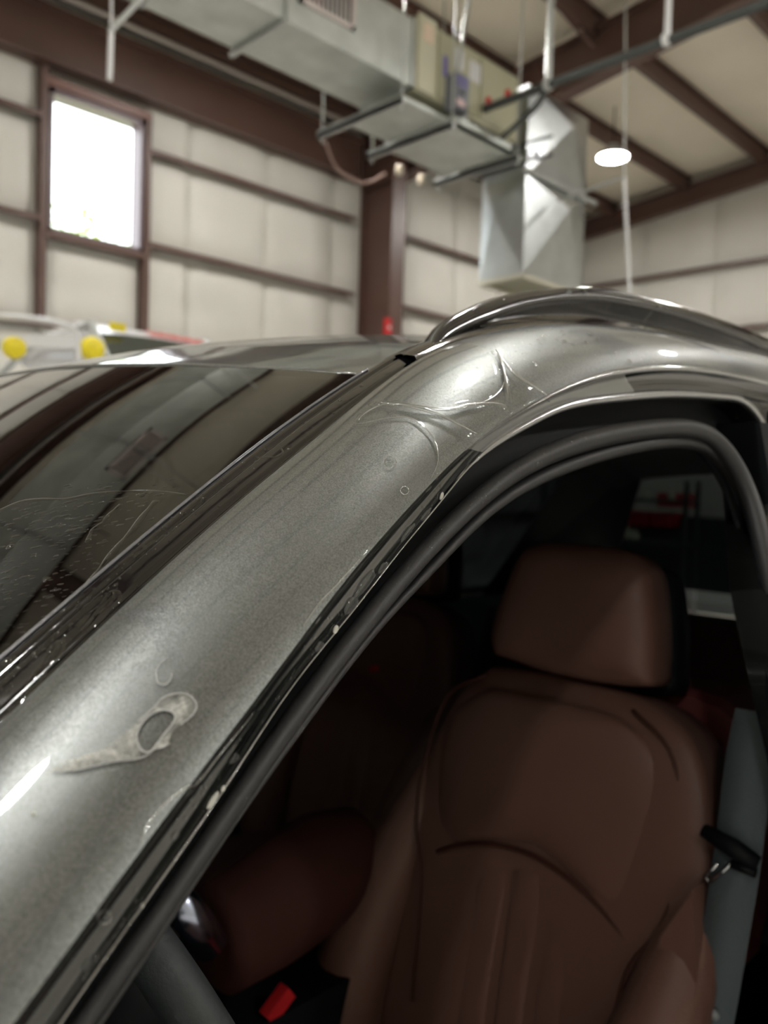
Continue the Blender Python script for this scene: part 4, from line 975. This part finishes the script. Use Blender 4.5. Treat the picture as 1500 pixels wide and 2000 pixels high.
for lst, rad in ((ho_px+[ho_px[0]], .0007), (fo_px[-8:], .0005), (fo_px[5:13], .0006), ([(306, 1318), (309, 1336), (322, 1340), (333, 1330), (337, 1318)], .0006), ([(306, 1318), (312, 1300), (330, 1285)], .0003)):
    P, N = cast_line(lst, body_bvh, 60); 
    rm = MB().tube(P+N*.0012, rad*.6*(.7+.5*RNG.rand(len(P))), 6).build('foam_rim', RIMF, foam, True)
# water: many small beads, too many to count
DOME = [(1.0, 0.0), (.93, .30), (.72, .58), (.38, .80)]
def bead(mb, p, n, r, ex=1., along=None, hh=.55):
    n = np.array(n, float); t = np.array(along if along is not None else (0, .83, .56), float); t = t-n*(t@n); t /= np.linalg.norm(t)+1e-9; b = np.cross(n, t); V = []
    K = 9
    for rr_, z in DOME:
        for j in range(K):
            q = 2*math.pi*j/K; V.append(p+t*math.cos(q)*rr_*r*ex+b*math.sin(q)*rr_*r+n*z*r*hh)
    V.append(p+n*.86*r*hh); k = len(DOME)
    F = grid_faces(k, K, 0, True)+[((k-1)*K+j, (k-1)*K+(j+1) % K, k*K) for j in range(K)]
    mb.add(V, F)
def blob(u, v, r_, ex, lab):
    q = cast(u, v, body_bvh)
    if q is None: return
    mb = MB(); bead(mb, q[0]+q[1]*.0008, q[1], r_*((q[0]-CAM)@_F)/FPX, ex, None, .5)
    tag(mb.build('foam_blob', WHITEDROP, None, True), lab, 'foam blob')
blob(653, 1229, 8, 1.25, 'cream foam blob at the film edge halfway up the pillar')
blob(860, 968, 8, 1.1, 'round cream foam blob at the film edge near the roof bend')
blob(433, 1540, 6, 1.2, 'small cream foam blob above the long one low on the pillar edge')
blob(413, 1562, 7, 3.0, 'long cream foam blob at the film edge low on the pillar')
blob(66, 1592, 4, 1.0, 'tiny pale bead below the bright glare on the pillar')
blob(275, 1768, 5, 1.2, 'small cream foam blob near the foot of the pillar edge')
def beads(name, lab, bvh, spots, single=(), off=0.):
    mb = MB()
    for (cu, cv, su, sv_, ang, cnt, rlo, rhi, ex) in spots:
        t = math.radians(ang)
        for _ in range(cnt):
            x, y = RNG.randn()*su, RNG.randn()*sv_; q = cast(cu+x*math.cos(t)-y*math.sin(t), cv+x*math.sin(t)+y*math.cos(t), bvh)
            if q is None: continue
            al = q[0]; dl = (al-CAM)@_F
            bead(mb, q[0]+q[1]*off, q[1], (rlo+(rhi-rlo)*RNG.rand()**2.5)*dl/FPX, ex*(.7+.6*RNG.rand()), None if ex < 1.5 else _R*1.0+_U*.12)
    for (u, v, r_) in single:
        q = cast(u, v, bvh)
        if q is not None: bead(mb, q[0]+q[1]*off, q[1], r_*((q[0]-CAM)@_F)/FPX, 1.15)
    o = mb.build(name, WATER, None, True); tag(o, lab, 'water', kind='stuff'); return o
beads('water_beads', 'scattered clear water beads on the grey roof pillar above the creased film', body_bvh,
      [(1010, 690, 60, 18, -8, 34, 1.5, 6, 1.2), (1120, 668, 70, 16, 5, 34, 1.5, 6, 1.2), (930, 760, 45, 18, -40, 26, 1.5, 5, 1.2), (860, 790, 40, 25, -40, 22, 1.2, 4, 1), (1330, 700, 90, 14, 8, 20, 1.5, 5, 1),
       (600, 1280, 75, 9, -54, 60, 1., 4, 1), (420, 1520, 70, 9, -55, 46, 1., 4, 1), (250, 1790, 60, 10, -55, 30, 1.5, 5, 1), (830, 1000, 60, 7, -52, 30, 1, 4, 1), (1440, 830, 30, 30, 40, 20, 2, 6, 1), (300, 1450, 160, 110, -50, 20, .8, 2, 1)],
      [(342, 1632, 9), (362, 1598, 4), (380, 1575, 4), (170, 1884, 11), (185, 1870, 8), (165, 1905, 9), (205, 1790, 7), (762, 905, 5), (1228, 708, 7), (850, 935, 5), (1290, 600, 6)], .0006)
beads('water_beads', 'small dark streaky water drops on the tinted windshield glass', wind_bvh,
      [(70, 1100, 95, 60, -30, 230, 1.4, 3.6, 3.2), (120, 1010, 100, 22, -8, 110, 1.4, 3.8, 3.0), (60, 1190, 80, 60, -30, 90, 1.2, 3.0, 3.), (220, 960, 70, 12, -5, 26, 1.2, 2.6, 4)],
      [(283, 963, 4), (278, 967, 6), (295, 962, 4), (172, 1056, 6), (215, 1081, 5), (20, 1068, 8), (3, 1142, 4)])
beads('water_beads', 'glinting water beads along the black trim beside the windshield', strip_bvh,
      [(150, 1200, 140, 16, -42, 110, 1.2, 4.5, 1.3), (320, 1030, 90, 10, -42, 60, 1.2, 4.5, 1.3), (520, 880, 120, 8, -38, 26, 1.2, 4, 1), (40, 1300, 50, 14, -42, 40, 1.5, 6, 1.6)],
      [(12, 1293, 12), (28, 1290, 9), (664, 782, 4), (596, 826, 4), (706, 754, 4), (502, 896, 6), (124, 1192, 5), (115, 1256, 7), (340, 995, 6), (80, 1263, 6)])
beads('water_beads', 'fine water beads and splashes on the black rubber door seal', seal_bvh,
      [(870, 1030, 80, 8, -48, 46, 1.0, 3.6, 1), (970, 950, 50, 9, -40, 30, 1.0, 3.6, 1), (1060, 890, 60, 10, -25, 26, 1.0, 4, 1), (760, 1160, 100, 10, -50, 30, 1.0, 2.6, 1), (590, 1420, 20, 4, -50, 14, 2, 5, 1), (480, 1570, 8, 3, -50, 5, 2, 5, 1)])
beads('water_beads', 'bright water beads on the front of the black roof rail', rail_bvh,
      [(950, 620, 50, 14, -25, 26, 1.5, 4.5, 1.3), (1130, 590, 120, 10, 4, 26, 1.5, 4.5, 1.2), (1350, 630, 80, 8, 20, 10, 1.5, 4, 1.2)], [(1110, 569, 7), (1140, 569, 8), (1285, 597, 8), (1300, 600, 6)])
# water runs on glass and trim
def run(px_, bvh, rad, name, lab):
    P, N = cast_line(px_, bvh, 60)
    if len(P) < 5: return
    mb = MB(); k = len(P); rr_ = rad*(.6+.5*np.abs(np.sin(np.linspace(0, 9, k)+RNG.rand()*6))); V = []
    T = np.gradient(P, axis=0); T /= np.linalg.norm(T, axis=1)[:, None]; B = np.cross(N, T)
    G = [[P[i]+B[i]*rr_[i]*c_+N[i]*rr_[i]*h_ for c_, h_ in ((-1, 0), (-.7, .16), (0, .26), (.7, .16), (1, 0))] for i in range(k)]
    V, F = grid(G); o = link_mesh(name, V, F, WATER, None, True); tag(o, lab, 'water')
run([(236, 985), (215, 1003), (200, 1020), (180, 1036), (172, 1054)], wind_bvh, .0016, 'water_run', 'short water run on the glass ending in a bright drop')
run([(305, 978), (285, 1000), (262, 1032), (240, 1056), (222, 1078), (200, 1106), (170, 1145)], wind_bvh, .0026, 'water_run', 'long wide water run on the glass beside the short one')
run([(0, 996), (40, 980), (80, 975), (130, 974), (180, 965), (230, 960), (300, 960), (360, 966)], wind_bvh, .0016, 'water_run', 'thin wavering water line lying across the glass')
run([(500, 895), (520, 893), (540, 892), (552, 884), (548, 876)], strip_bvh, .0010, 'water_run', 'small hooked water run high on the black trim')
run([(20, 1390), (60, 1340), (100, 1268), (120, 1256), (112, 1275), (85, 1320), (45, 1375)], strip_bvh, .0022, 'water_run', 'broad water run low on the black trim')
run([(150, 1225), (190, 1190), (220, 1158), (228, 1170), (200, 1200), (160, 1235)], strip_bvh, .0022, 'water_run', 'looped water run midway down the black trim')
run([(260, 1090), (300, 1060), (330, 1040), (352, 1022)], strip_bvh, .0014, 'water_run', 'slim water run above the looped one on the black trim')
